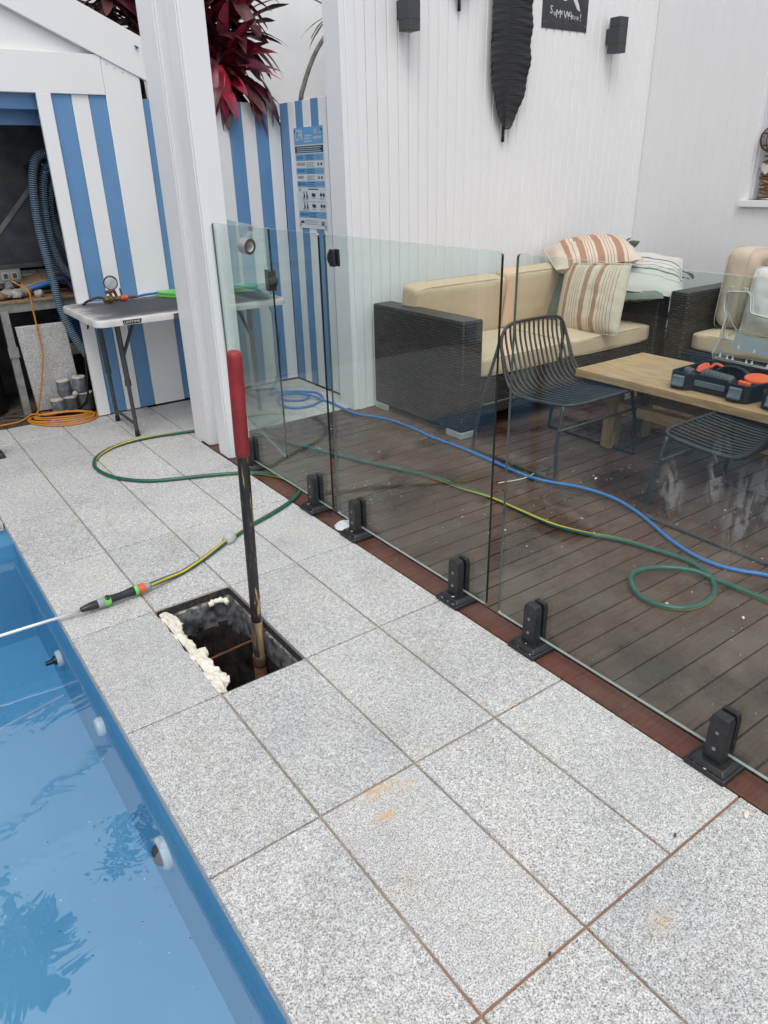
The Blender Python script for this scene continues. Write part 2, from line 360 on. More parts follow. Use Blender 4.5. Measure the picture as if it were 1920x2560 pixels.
M['cordy3'] = pm('cordyline_dull', (.22, .06, .075), (.10, .045, .045), 6, 5, rough=.5, var=.4)
M['deadleaf'] = pm('dead_leaf', (.26, .15, .085), (.16, .085, .05), 9, 5, rough=.7)
M['leaf'] = pm('green_leaf', (.022, .055, .022), (.05, .09, .03), 6, 4, rough=.4, var=.4)
M['palm'] = pm('palm_leaf', (.06, .10, .03), (.14, .16, .05), 6, 4, rough=.45, var=.4)
M['bark'] = pm('grey_bark', (.20, .19, .16), (.11, .10, .085), 26, 6, rough=.85, bmp=.6)
M['drift'] = pm('driftwood', (.28, .16, .09), (.16, .085, .05), 18, 6, rough=.85, bmp=.6, var=.4)
M['rope'] = pm('brown_rope', (.14, .08, .045), (.08, .045, .028), 60, 4, rough=.9)
M['tape'] = pm('silver_tape', (.33, .345, .37), (.29, .30, .32), 20, rough=.38, metal=.25)
M['tapeedge'] = pm('tape_edge', (.09, .09, .095), None, 20, rough=.6)
M['card'] = pm('cardboard', (.68, .66, .66), (.60, .58, .58), 14, rough=.8)
M['signwhite'] = pm('sign_white', (.66, .68, .70), (.63, .65, .67), 4, rough=.45)
M['signblue'] = pm('sign_blue', (.13, .36, .60), (.125, .34, .57), 4, rough=.45)
M['signnavy'] = pm('sign_navy', (.020, .028, .055), None, 4, rough=.45)
M['signpale'] = pm('sign_pale', (.42, .58, .72), None, 4, rough=.5)
M['signgrey'] = pm('sign_grey', (.28, .31, .35), None, 4, rough=.5)
M['slate'] = pm('slate_sign', (.030, .031, .036), (.042, .043, .048), 20, rough=.6)
M['bristle'] = pm('bristle', (.50, .36, .24), (.38, .26, .17), 60, rough=.9, bmp=.5, stretch=(1, 1, .2))
M['bluepipe'] = pm('navy_pipe', (.02, .05, .16), (.025, .07, .2), 20, rough=.4)
M['rag'] = m_fabric('grey_rag', (.40, .38, .34), (.22, .20, .18), 300)
M['hedge'] = pm('hedge_leaf', (.03, .06, .02), (.06, .09, .03), 5, 4, rough=.5, var=.3)
M['fence_dark'] = pm('dark_fence', (.05, .045, .04), (.08, .07, .06), 8, 5, rough=.75, stretch=(1, 1, 8))
M['roof'] = pm('grey_roof', (.25, .26, .27), (.22, .23, .24), 8, rough=.5)

# ------------------------------------------------------------------ mesh helpers
class MB:
    def __init__(s): s.v = []; s.f = []; s.m = []
    def add(s, vs, fs, mi=0):
        o = len(s.v); s.v += [Vector(v) for v in vs]
        for i, f in enumerate(fs):
            s.f.append(tuple(o+k for k in f)); s.m.append(mi[i] if isinstance(mi, (list, tuple)) else mi)
        return s
    def box(s, a, b, mi=0):
        (x0, y0, z0), (x1, y1, z1) = a, b
        x0, x1 = min(x0, x1), max(x0, x1); y0, y1 = min(y0, y1), max(y0, y1); z0, z1 = min(z0, z1), max(z0, z1)
        return s.add([(x0,y0,z0),(x1,y0,z0),(x1,y1,z0),(x0,y1,z0),(x0,y0,z1),(x1,y0,z1),(x1,y1,z1),(x0,y1,z1)],
                     [(0,3,2,1),(4,5,6,7),(0,1,5,4),(1,2,6,5),(2,3,7,6),(3,0,4,7)], mi)
    def beam(s, p, q, wd, ht, up=(0,0,1), mi=0):
        p, q = Vector(p), Vector(q); d = (q-p).normalized(); up = Vector(up)
        if abs(d.dot(up)) > .98: up = Vector((1,0,0))
        r = d.cross(up).normalized()*wd/2; u = r.cross(d).normalized()*ht/2
        return s.add([p-r-u,p+r-u,p+r+u,p-r+u,q-r-u,q+r-u,q+r+u,q-r+u],[(0,3,2,1),(4,5,6,7),(0,1,5,4),(1,2,6,5),(2,3,7,6),(3,0,4,7)][:] , mi)
    def tube(s, pts, r, n=8, closed=False, mi=0, stripe=None, twist=0.0, caps=True):
        pts = [Vector(p) for p in pts]; N = len(pts)
        T = []
        for i in range(N):
            a = pts[(i-1) % N] if (closed or i) else pts[i]; b = pts[(i+1) % N] if (closed or i < N-1) else pts[i]
            d = b-a; T.append(d.normalized() if d.length > 1e-9 else Vector((0,0,1)))
        ref = Vector((0,0,1)) if abs(T[0].z) < .9 else Vector((1,0,0))
        nx = (ref - T[0]*ref.dot(T[0])).normalized(); o = len(s.v); acc = 0
        for i in range(N):
            if i:
                nx = (nx - T[i]*nx.dot(T[i])); nx = nx.normalized() if nx.length > 1e-6 else Vector((1,0,0))
                acc += (pts[i]-pts[i-1]).length*twist
            ny = T[i].cross(nx); rr = r[i] if isinstance(r, (list, tuple)) else r
            for k in range(n):
                a = 2*math.pi*k/n + acc
                s.v.append(pts[i] + nx*(math.cos(a)*rr) + ny*(math.sin(a)*rr))
        for i in range(N if closed else N-1):
            j = (i+1) % N
            for k in range(n):
                k2 = (k+1) % n
                s.f.append((o+i*n+k, o+i*n+k2, o+j*n+k2, o+j*n+k)); s.m.append(stripe[1] if (stripe and k in stripe[0]) else mi)
        if caps and not closed:
            s.f.append(tuple(o+k for k in range(n))[::-1]); s.m.append(mi)
            s.f.append(tuple(o+(N-1)*n+k for k in range(n))); s.m.append(mi)
        return s
    def lathe(s, prof, c=(0,0,0), axis=(0,0,1), n=24, mi=0):
        """prof: list of (radius, height); mi may be a list, one per segment"""
        c = Vector(c); ax = Vector(axis).normalized(); ref = Vector((0,0,1)) if abs(ax.z) < .9 else Vector((1,0,0))
        nx = (ref-ax*ref.dot(ax)).normalized(); ny = ax.cross(nx); o = len(s.v)
        for (r, h) in prof:
            for k in range(n):
                a = 2*math.pi*k/n; s.v.append(c+ax*h+nx*(math.cos(a)*r)+ny*(math.sin(a)*r))
        for i in range(len(prof)-1):
            for k in range(n):
                k2 = (k+1) % n; s.f.append((o+i*n+k, o+i*n+k2, o+(i+1)*n+k2, o+(i+1)*n+k)); s.m.append(mi[i] if isinstance(mi, list) else mi)
        m0 = mi[0] if isinstance(mi, list) else mi; m1 = mi[-1] if isinstance(mi, list) else mi
        if prof[0][0] > 1e-6: s.f.append(tuple(o+k for k in range(n))[::-1]); s.m.append(m0)
        if prof[-1][0] > 1e-6: s.f.append(tuple(o+(len(prof)-1)*n+k for k in range(n))); s.m.append(m1)
        return s
    def prism(s, poly, o, u, v, t, mi=0, side=None):
        """polygon (list of 2d) in the plane o,u,v, extruded along u x v by t"""
        o, u, v = Vector(o), Vector(u).normalized(), Vector(v).normalized(); nn = u.cross(v); k = len(poly)
        A = [o+u*a+v*b for a, b in poly]; B = [p+nn*t for p in A]
        fs = [tuple(range(k))[::-1], tuple(range(k, 2*k))] + [(i, (i+1) % k, k+(i+1) % k, k+i) for i in range(k)]
        sm = mi if side is None else side
        return s.add(A+B, fs, [mi, mi]+[sm]*k)
    def grid(s, fn, nu, nv, mi=0, cu=False):
        o = len(s.v)
        for i in range(nu+1):
            for j in range(nv+1): s.v.append(Vector(fn(i/nu, j/nv)))
        for i in range(nu):
            for j in range(nv):
                s.f.append((o+i*(nv+1)+j, o+(i+1)*(nv+1)+j, o+(i+1)*(nv+1)+j+1, o+i*(nv+1)+j+1)); s.m.append(mi)
        return s
    def mesh(s, name, mats, off=Vector((0,0,0)), smooth=None):
        me = bpy.data.meshes.new(name); me.from_pydata([tuple(v-off) for v in s.v], [], s.f)
        for m in (mats if isinstance(mats, (list, tuple)) else [mats]): me.materials.append(M[m] if isinstance(m, str) else m)
        for p, mi in zip(me.polygons, s.m): p.material_index = mi
        me.validate(); me.update()
        if smooth is not None:
            for p in me.polygons: p.use_smooth = True
            if smooth < 180: me.set_sharp_from_angle(angle=R(smooth))
        return me
    def build(s, name, mats, parent=None, smooth=None, bevel=0, seg=2, world=True, loc=None, subsurf=0):
        if parent is None:
            if loc is None:
                xs = [v.x for v in s.v]; ys = [v.y for v in s.v]; zs = [v.z for v in s.v]
                loc = Vector(((min(xs)+max(xs))/2, (min(ys)+max(ys))/2, min(zs)))
            off = Vector(loc)
        else:
            off = Vector((0,0,0)); p = parent
            if world:
                while p: off += p.location; p = p.parent
        me = s.mesh(name, mats, off, smooth)
        o = bpy.data.objects.new(name, me); COL.objects.link(o)
        if parent is None: o.location = off
        else: o.parent = parent
        if subsurf:
            md = o.modifiers.new('subsurf', 'SUBSURF'); md.levels = md.render_levels = subsurf
        if bevel:
            md = o.modifiers.new('bevel', 'BEVEL'); md.width = bevel; md.segments = seg; md.limit_method = 'ANGLE'; md.angle_limit = R(40)
            if smooth is None:
                for p_ in me.polygons: p_.use_smooth = True
                me.set_sharp_from_angle(angle=R(35))
                md.harden_normals = False
        return o
def tag(o, label=None, cat=None, group=None, kind=None):
    if label: o['label'] = label
    if cat: o['category'] = cat
    if group: o['group'] = group
    if kind: o['kind'] = kind
    return o
def thing(name, label, cat, loc=(0,0,0), rz=0, group=None):
    o = bpy.data.objects.new(name, None); COL.objects.link(o); o.location = loc; o.rotation_euler = (0,0,rz)
    o.empty_display_size = .05
    return tag(o, label, cat, group)
def copy_tree(o, parent=None):
    c = o.copy(); COL.objects.link(c); c.parent = parent
    for ch in list(o.children): copy_tree(ch, c)
    return c
def spline(pts, per=6, closed=False):
    P = [Vector(p) for p in pts]; n = len(P); out = []
    rng = range(n) if closed else range(n-1)
    for i in rng:
        p0 = P[(i-1) % n] if (closed or i) else P[0]*2-P[1]; p1 = P[i]; p2 = P[(i+1) % n]
        p3 = P[(i+2) % n] if (closed or i+2 < n) else p2*2-p1
        for k in range(per):
            t = k/per
            out.append(.5*((2*p1)+(p2-p0)*t+(2*p0-5*p1+4*p2-p3)*t*t+(3*p1-p0-3*p2+p3)*t**3))
    if not closed: out.append(P[-1])
    return out
def text_mb(txt, size, o, u, v, t=.0012, mi=0, width=None, align='LEFT'):
    """lettering as thin raised geometry in plane o,u,v"""
    cu = bpy.data.curves.new('txt', 'FONT'); cu.body = txt; cu.size = size; cu.resolution_u = 2
    ob = bpy.data.objects.new('txt', cu); COL.objects.link(ob); bpy.context.view_layer.update()
    dg = bpy.context.evaluated_depsgraph_get(); me = bpy.data.meshes.new_from_object(ob.evaluated_get(dg))
    mb = MB(); o, u, v = Vector(o), Vector(u).normalized(), Vector(v).normalized(); nn = u.cross(v)
    xs = [p.co.x for p in me.vertices] or [0]; x0, x1 = min(xs), max(xs)
    k = (width/(x1-x0)) if width and x1 > x0 else 1.0
    sh = {'LEFT': 0, 'CENTER': -(x1-x0)*k/2, 'RIGHT': -(x1-x0)*k}[align]
    mb.add([o+u*((p.co.x-x0)*k+sh)+v*p.co.y+nn*t for p in me.vertices], [tuple(p.vertices) for p in me.polygons], mi)
    bpy.data.objects.remove(ob); bpy.data.curves.remove(cu); bpy.data.meshes.remove(me)
    return mb
def fuzz(p, s=1.0, a=1.0): return mnoise.noise(Vector(p)*s)*a
_cache = {}
def shared(key, fn):
    if key not in _cache: _cache[key] = fn()
    return _cache[key]
def inst(name, me, loc, parent=None, rot=(0,0,0), scale=(1,1,1)):
    o = bpy.data.objects.new(name, me); COL.objects.link(o); o.parent = parent
    o.location = Vector(loc) - (parent.location if parent else Vector((0,0,0))); o.rotation_euler = rot; o.scale = scale
    return o

# ------------------------------------------------------------------ ground, pool
PX0, PX1, PY0, PY1 = -4.2, -0.285, -7.0, -0.585       # pool opening
def ground():
    mb = MB(); B = 250; z = -.047
    for (a, b, c, d) in ((-B, -B, B, PY0), (-B, PY1, B, B), (-B, PY0, PX0, PY1), (PX1, PY0, -.0, PY1), (.31, PY0, B, PY1), (0, PY0, .31, -2.41), (0, -1.79, .31, PY1)):
        mb.add([(a, b, z), (c, b, z), (c, d, z), (a, d, z)], [(0, 1, 2, 3)])
    o = mb.build('ground', 'ground', loc=(0, 0, z)); tag(o, kind='structure')
ground()
def pool():
    mb = MB(); zt, zl, zb = -.037, -.66, -1.3
    # shell: walls, a shallow shelf along the paved side, floor
    def wall(x0, y0, x1, y1): mb.add([(x0, y0, zb), (x1, y1, zb), (x1, y1, zt), (x0, y0, zt)], [(0, 1, 2, 3)])
    wall(PX1, PY0, PX1, PY1); wall(PX1, PY1, PX0, PY1); wall(PX0, PY1, PX0, PY0); wall(PX0, PY0, PX1, PY0)
    mb.add([(PX0, PY0, zb), (PX1, PY0, zb), (PX1, PY1, zb), (PX0, PY1, zb)], [(0, 1, 2, 3)])
    o = mb.build('pool', 'poolblue', loc=(PX1, -3, zb)); tag(o, kind='structure')
    sh = MB(); sh.box((-2.9, PY0-.01, zb), (PX1+.01, PY1+.01, zl)); sh.build('shelf', 'poolblue', o)
    sh = MB(); sh.beam((-.95, -1.33, zl+.004), (PX1-.02, -1.18, zl+.004), .011, .01); sh.build('pale_strip', 'signpale', o)  # thin pale strip laid across the level shelf
    # fittings on the wall
    def ring(y, z, r, deep, mats, part):
        b = MB(); b.lathe([(r*.55, .0), (r*.98, .0), (r, .006), (r, .012+deep*.3), (r*.86, .016+deep), (r*.55, .016+deep)], (PX1, y, z), (-1, 0, 0), 28)
        f = b.build(part, mats, o, smooth=40); return f
    a = ring(-1.27, -.40, .038, .006, 'signwhite', 'return_jet')
    b = MB(); b.lathe([(.022, .0), (.020, .02), (.012, .024), (.009, .055), (.0, .055)], (PX1-.012, -1.27, -.40), (-1, .05, -.1), 16)
    b.build('nozzle', 'blackplastic', a, smooth=40)
    a = ring(-1.935, -.305, .035, .010, 'signwhite', 'pressure_fitting')
    b = MB(); b.lathe([(.024, .008), (.022, .020), (.0, .020)], (PX1, -1.935, -.305), (-1, 0, 0), 20); b.build('cap', 'greyplastic', a, smooth=40)
    a = ring(-2.53, -.375, .052, .008, 'signwhite', 'suction_fitting')
    b = MB(); b.lathe([(.036, .008), (.037, .018), (.030, .034), (.018, .042), (.0, .043)], (PX1, -2.53, -.375), (-1, .15, -.1), 22); b.build('strainer', 'darkgrey', a, smooth=40)
    wt = MB(); wt.add([(PX0, PY0, -.125), (PX1, PY0, -.125), (PX1, PY1, -.125), (PX0, PY1, -.125)], [(0, 1, 2, 3)])
    wo_ = wt.build('water', 'water', loc=(-2, -3, -.125)); tag(wo_, kind='structure')
    far = MB(); far.box((PX0-.6, PY0, -.045), (PX0-.001, PY1, -.002)); far.box((PX0-.6, PY0-.6, -.045), (PX1, PY0-.001, -.002))
    far.build('far_coping', 'granite', o)
pool()

# ------------------------------------------------------------------ granite pavers on a mortar bed
def paver_mesh(w_, l_):
    def mk():
        b = MB(); hx, hy, t, c = w_/2, l_/2, .038, .0022
        vs = [(-hx,-hy,-t),(hx,-hy,-t),(hx,hy,-t),(-hx,hy,-t),(-hx,-hy,-c),(hx,-hy,-c),(hx,hy,-c),(-hx,hy,-c),(-hx+c,-hy+c,0),(hx-c,-hy+c,0),(hx-c,hy-c,0),(-hx+c,hy-c,0)]
        b.add(vs, [(0,3,2,1),(8,9,10,11)]+[(i,(i+1)%4,4+(i+1)%4,4+i) for i in range(4)]+[(4+i,4+(i+1)%4,8+(i+1)%4,8+i) for i in range(4)])
        return b.mesh('paver', 'granite')
    return shared(('paver', round(w_, 4), round(l_, 4)), mk)
def pavement():
    b = MB(); z = -.0075
    # bed (left open over the pit)
    for (x0, y0, x1, y1) in ((-.281, -5.4, -.004, .95), (-.004, -1.799, .312, .95), (-.004, -5.4, .312, -2.394), (.312, -5.4, .905, .95), (.905, -.095, 2.125, .82), (-4.5, -.58, -.281, .95)):
        b.box((x0, y0, -.046), (x1, y1, z))
    P = b.build('pavement', 'grout', loc=(.3, -2, -.046)); tag(P, kind='structure')
    W = .3052; xs = [-W, 0, W, 2*W, .9065]; ys = [.95, .6] + [-.6*i for i in range(0, 10)]
    def put(x0, x1, y0, y1, g=.0033):
        me = paver_mesh(x1-x0-2*g, y1-y0-2*g)
        inst('paver', me, ((x0+x1)/2, (y0+y1)/2, random.uniform(-.0008, .0006)), P, rot=(random.uniform(-.0012, .0012), random.uniform(-.0012, .0012), 0))
    for i in range(4):
        for j in range(len(ys)-1):
            y1, y0 = ys[j], ys[j+1]
            if i == 1 and abs(y1+1.8) < .01: continue          # the pit
            if y1 > .9 and i >= 2: y1 = .84
            if y1 < -3.55 and i == 3: continue
            put(xs[i], xs[i+2] if (y1 < -3.55 and i == 2) else xs[i+1], y0, y1)
    for i in range(4):                                           # behind the deck, up to the striped walls
        x0 = .9065+i*W; x1 = min(x0+W, 2.122)
        for (y0, y1) in ((-.098, 0), (0, .6), (.6, .815)): put(x0, x1, y0, y1)
    for i in range(1, 6):
        x1 = -W*i; x0 = x1-W
        for (y0, y1) in ((-.6, 0), (0, .6), (.6, .95)): put(x0, x1, y0, y1)
pavement()

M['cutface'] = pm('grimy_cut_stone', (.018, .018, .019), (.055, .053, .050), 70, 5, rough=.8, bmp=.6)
def pit():
    """the lifted paver's hole: ragged mortar bed, wet walls, soil floor"""
    b = MB(); n = 180; rings = []
    cx, cy = .1525, -2.10; hx, hy = .1475, .2965
    def rect(a, p, sx, sy):
        c, s_ = math.cos(a), math.sin(a); k = (abs(c)**p+abs(s_)**p)**(-1/p); return cx+sx*c*k, cy+sy*s_*k
    lev = [(-.006, 60, 1.0, 1.0, 0, 0), (-.036, 60, 1.0, 1.0, 0.0, 0), (-.038, 60, 1.0, 1.0, 0.0, 1), (-.043, 30, .965, .982, .022, 1), (-.058, 14, .935, .957, .020, 0), (-.11, 7, .90, .93, .02, 0), (-.20, 3.2, .93, .93, .02, 0), (-.30, 2.6, .97, .94, .02, 0), (-.40, 2.4, .92, .90, .02, 0), (-.56, 2.4, .92, .90, .02, 0)]
    dense = lev[:5]
    for i in range(4, len(lev)-1):                # finer rings so that the broken wall has real relief
        A_, B_ = lev[i], lev[i+1]; m_ = 5
        for j in range(1, m_+1):
            f = j/m_; dense.append(tuple(A_[q]+(B_[q]-A_[q])*f for q in range(5))+(0,))
    lev = dense
    for (z, p, sx, sy, nz, mi) in lev:
        o = len(b.v)
        for k in range(n):
            a = 2*math.pi*k/n; x, y = rect(a, p, hx*sx, hy*sy)
            q = fuzz((x*11+3, y*11, z*13), 1.0, nz*.6)+fuzz((x*34, y*34, z*34), 1.0, nz*.35)+fuzz((x*95, y*95, z*95), 1.0, nz*.3)
            q = min(q, .012)
            b.v.append(Vector((x+q*(x-cx)/hx, y+q*(y-cy)/hy, z+fuzz((x*20, y*20, 5), 1, nz*.4))))
        rings.append(o)
    for i in range(len(rings)-1):
        for k in range(n):
            k2 = (k+1) % n; b.f.append((rings[i]+k, rings[i+1]+k, rings[i+1]+k2, rings[i]+k2)); b.m.append(2 if i == 0 else (1 if lev[i][5] and lev[i+1][5] else (3 if lev[i+1][0] < -.15+fuzz((k*.13, 0, 2), 1, .05) else 0)))  # soil colour on the lower wall also paints in the hole's shade
    o = b.build('drain_pit', ['pitwall', 'mortar', 'cutface', 'soil'], smooth=60, loc=(cx, cy, -.45)); tag(o, kind='structure')
    f = MB(); f.grid(lambda u, v: (cx+(u-.5)*.34, cy+(v-.5)*.64, -.505+fuzz((u*9, v*14, 2), 1, .03)+fuzz((u*30, v*50, 7), 1, .012)), 28, 44)
    f.build('soil', 'soil', o, smooth=60)
    r = MB(); pts = [(.02+i*.028, -2.01+i*.002, -.155+fuzz((i, 0, 0), .7, .003)) for i in range(11)]; r.tube(pts, .0055, 8)
    r.build('reinforcing_rod', 'rust', o, smooth=50)
pit()

# ------------------------------------------------------------------ deck
def deck():
    bed = MB(); bed.box((1.008, -4.9, -.046), (4.83, -.11, -.032)); D = bed.build('deck', 'darkpanel', loc=(2.8, -2.5, -.046)); tag(D, kind='structure')
    pitch = .0938; y = -.104; k = 0
    def mk(L, wd):
        b = MB(); b.box((-L/2, -wd/2, -.03), (L/2, wd/2, -.002)); me = b.mesh('deck_board', 'deck'); return me
    while y > -4.85:
        wd = pitch-.0070
        me = shared(('db', 0), lambda: mk(3.80, wd))
        o = inst('deck_board', me, (1.0115+1.90, y-pitch/2, random.uniform(-.001, .001)), D)
        y -= pitch
    yy = -.104
    for L in (1.9, 2.3, .6):
        b = MB(); b.box((.9095, yy-L+.003, -.04), (1.0045, yy, -.001)); b.build('border_board', 'deck_edge', D, bevel=.003); yy -= L
deck()

# ------------------------------------------------------------------ tall rendered wall behind everything
def rendered_wall():
    b = MB(); b.box((-7, 2.0, -.04), (6.5, 2.22, 4.35))
    tag(b.build('rendered_wall', 'render'), 'tall rough white rendered wall rising behind the striped shed', 'wall')
rendered_wall()

# ------------------------------------------------------------------ striped pool shed with its lower return wall
def shed():
    S = thing('striped_shed', 'blue and white striped pool shed with white gable trim', 'shed', (.3, .9, 0))
    yb = .822
    def board(x0, x1, z0, z1, mat, name='stripe_board', y0=yb, t=.018, bev=.0018):
        b = MB(); b.box((x0, y0, z0), (x1, y0+t, z1)); return b.build(name, mat, S, bevel=bev, seg=1)
    # leaf of the door beside the opening: four boards, the first one proud
    e = [.556, .638, .752, .854, .955]
    for i in range(4):
        board(e[i]+.0015, e[i+1]-.0015, .008, 1.925, 'white_board' if i % 2 == 0 else 'blue', y0=yb+(-.016 if i == 0 else 0), t=.03 if i == 0 else .018)
    b = MB(); b.box((.56, yb+.0185, .012), (2.12, yb+.03, 1.90)); b.build('backing_sheet', 'blue_dark', S)
    wide = MB(); wide.prism([(.955, .012), (1.172, .012), (1.172, 2.030), (.955, 2.124)], (0, yb-.012, 0), (1, 0, 0), (0, 0, 1), -.028); wide.build('corner_board', 'white_board', S, bevel=.002, seg=1)
    x = 1.175; k = 0
    xs = [1.175, 1.262, 1.36, 1.455, 1.55, 1.645, 1.738, 1.838, 1.935, 2.03, 2.124]
    for i in range(10): board(xs[i]+.0012, xs[i+1]-.0012, .010, 1.912, 'blue' if i % 2 == 0 else 'white_board')
    # return wall carrying the safety sign
    ys = [.822, .704, .61, .511, .412, .314, .206]
    for i in range(6):
        b = MB(); b.box((2.126, ys[i+1]+.0012, .010), (2.144, ys[i]-.0012, 1.910)); b.build('stripe_board', 'blue' if i % 2 == 0 else 'white_board', S, bevel=.0018, seg=1)
    b = MB(); b.box((2.1445, .2, .012), (2.17, .822, 1.90)); b.build('backing_sheet', 'blue_dark', S)
    b = MB(); b.box((2.120, .1835, .010), (2.144, .2045, 1.91)); b.build('edge_strip', 'blue', S)
    # planter box behind the low striped wall
    b = MB(); b.box((1.18, .86, 0), (2.9, 1.98, 1.80)); b.build('planter_bed', 'dirt', S)
    # gable trim
    pk = (-.70, 2.968); sl_ = -.443
    def rake(sgn):
        x1 = 1.44; zt = lambda x: pk[1]+sl_*(x-pk[0])+.115; zb_ = lambda x: pk[1]+sl_*(x-pk[0])-.115
        poly = [(pk[0], zb_(pk[0])), (x1, zb_(x1)), (x1, zt(x1)), (pk[0], zt(pk[0]))]
        if sgn < 0: poly = [(2*pk[0]-a, c) for a, c in poly][::-1]
        b = MB(); b.prism(poly, (0, yb-.022, 0), (1, 0, 0), (0, 0, 1), -.03); b.build('barge_board', 'white_board', S, bevel=.003)
    # prism extrudes along u x v = (1,0,0)x(0,0,1) = -y, so negative t goes back into the shed
    rake(1); rake(-1)
    b = MB(); b.prism([(pk[0], 2.90), (.95, 2.16), (.95, 1.925), (-2.35, 1.925), (-2.35, 2.16)][::-1], (0, yb+.02, 0), (1, 0, 0), (0, 0, 1), -.02); b.build('gable_panel', 'white_board', S)
    b = MB(); b.box((-2.4, yb-.014, 1.925), (.952, yb+.016, 2.131)); b.build('lintel', 'white_board', S, bevel=.002)
    b = MB(); b.box((-2.3, yb+.045, 1.845), (.62, yb+.075, 1.965)); b.build('head_board', 'blue', S, bevel=.002)
    b = MB(); b.box((-2.3, yb+.17, 1.77), (.66, yb+.20, 1.90)); b.build('head_track', 'blue', S, bevel=.002)
    b = MB(); b.box((.385, yb+.168, 1.868), (.435, yb+.1695, 1.882)); b.build('rust_patch', 'rust', S)
    # far leaf, left of the picture
    for i in range(3):
        x0 = -2.3+i*.1; board(x0+.0015, x0+.0985, .010, 1.925, 'white_board' if i % 2 else 'blue')
    # shell
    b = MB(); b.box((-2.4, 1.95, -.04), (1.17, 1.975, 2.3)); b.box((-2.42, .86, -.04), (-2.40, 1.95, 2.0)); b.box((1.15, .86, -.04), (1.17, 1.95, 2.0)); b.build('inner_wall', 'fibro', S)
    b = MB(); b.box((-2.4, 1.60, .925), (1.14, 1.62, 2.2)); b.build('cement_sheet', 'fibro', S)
    b = MB(); b.beam((-.02, 1.59, .80), (.60, 1.59, 1.44), .012, .03); b.build('diagonal_brace', 'greymetal', S)
    rf = MB()
    for sgn in (1, -1):
        X = lambda x: pk[0]+sgn*(x-pk[0])
        z0, z1 = pk[1]+.06, pk[1]+sl_*(1.41-pk[0])+.06
        rf.add([(X(pk[0]), yb+.012, z0), (X(1.41), yb+.012, z1), (X(1.41), 1.99, z1), (X(pk[0]), 1.99, z0), (X(pk[0]), yb+.012, z0+.03), (X(1.41), yb+.012, z1+.03), (X(1.41), 1.99, z1+.03), (X(pk[0]), 1.99, z0+.03)],
               [(0,1,2,3),(4,7,6,5),(0,4,5,1),(1,5,6,2),(2,6,7,3)])
    rf.build('roof', 'roof', S)
    b = MB(); b.grid(lambda u, v: (-2.38+u*3.52, .955+v*.99, -.012+fuzz((u*14, v*5, 1), 1, .018)+fuzz((u*60, v*20, 1), 1, .006)), 60, 24)
    b.build('dirt_floor', 'dirt', S, smooth=80)
    # nail heads in the corner board
    for (x, z) in ((.985, 2.085), (1.03, 2.065), (1.075, 2.045)):
        b = MB(); b.lathe([(.003, 0), (.003, .001), (0, .001)], (x, yb-.0125, z), (0, -1, 0), 8); b.build('nail', 'greymetal', S)
shed()

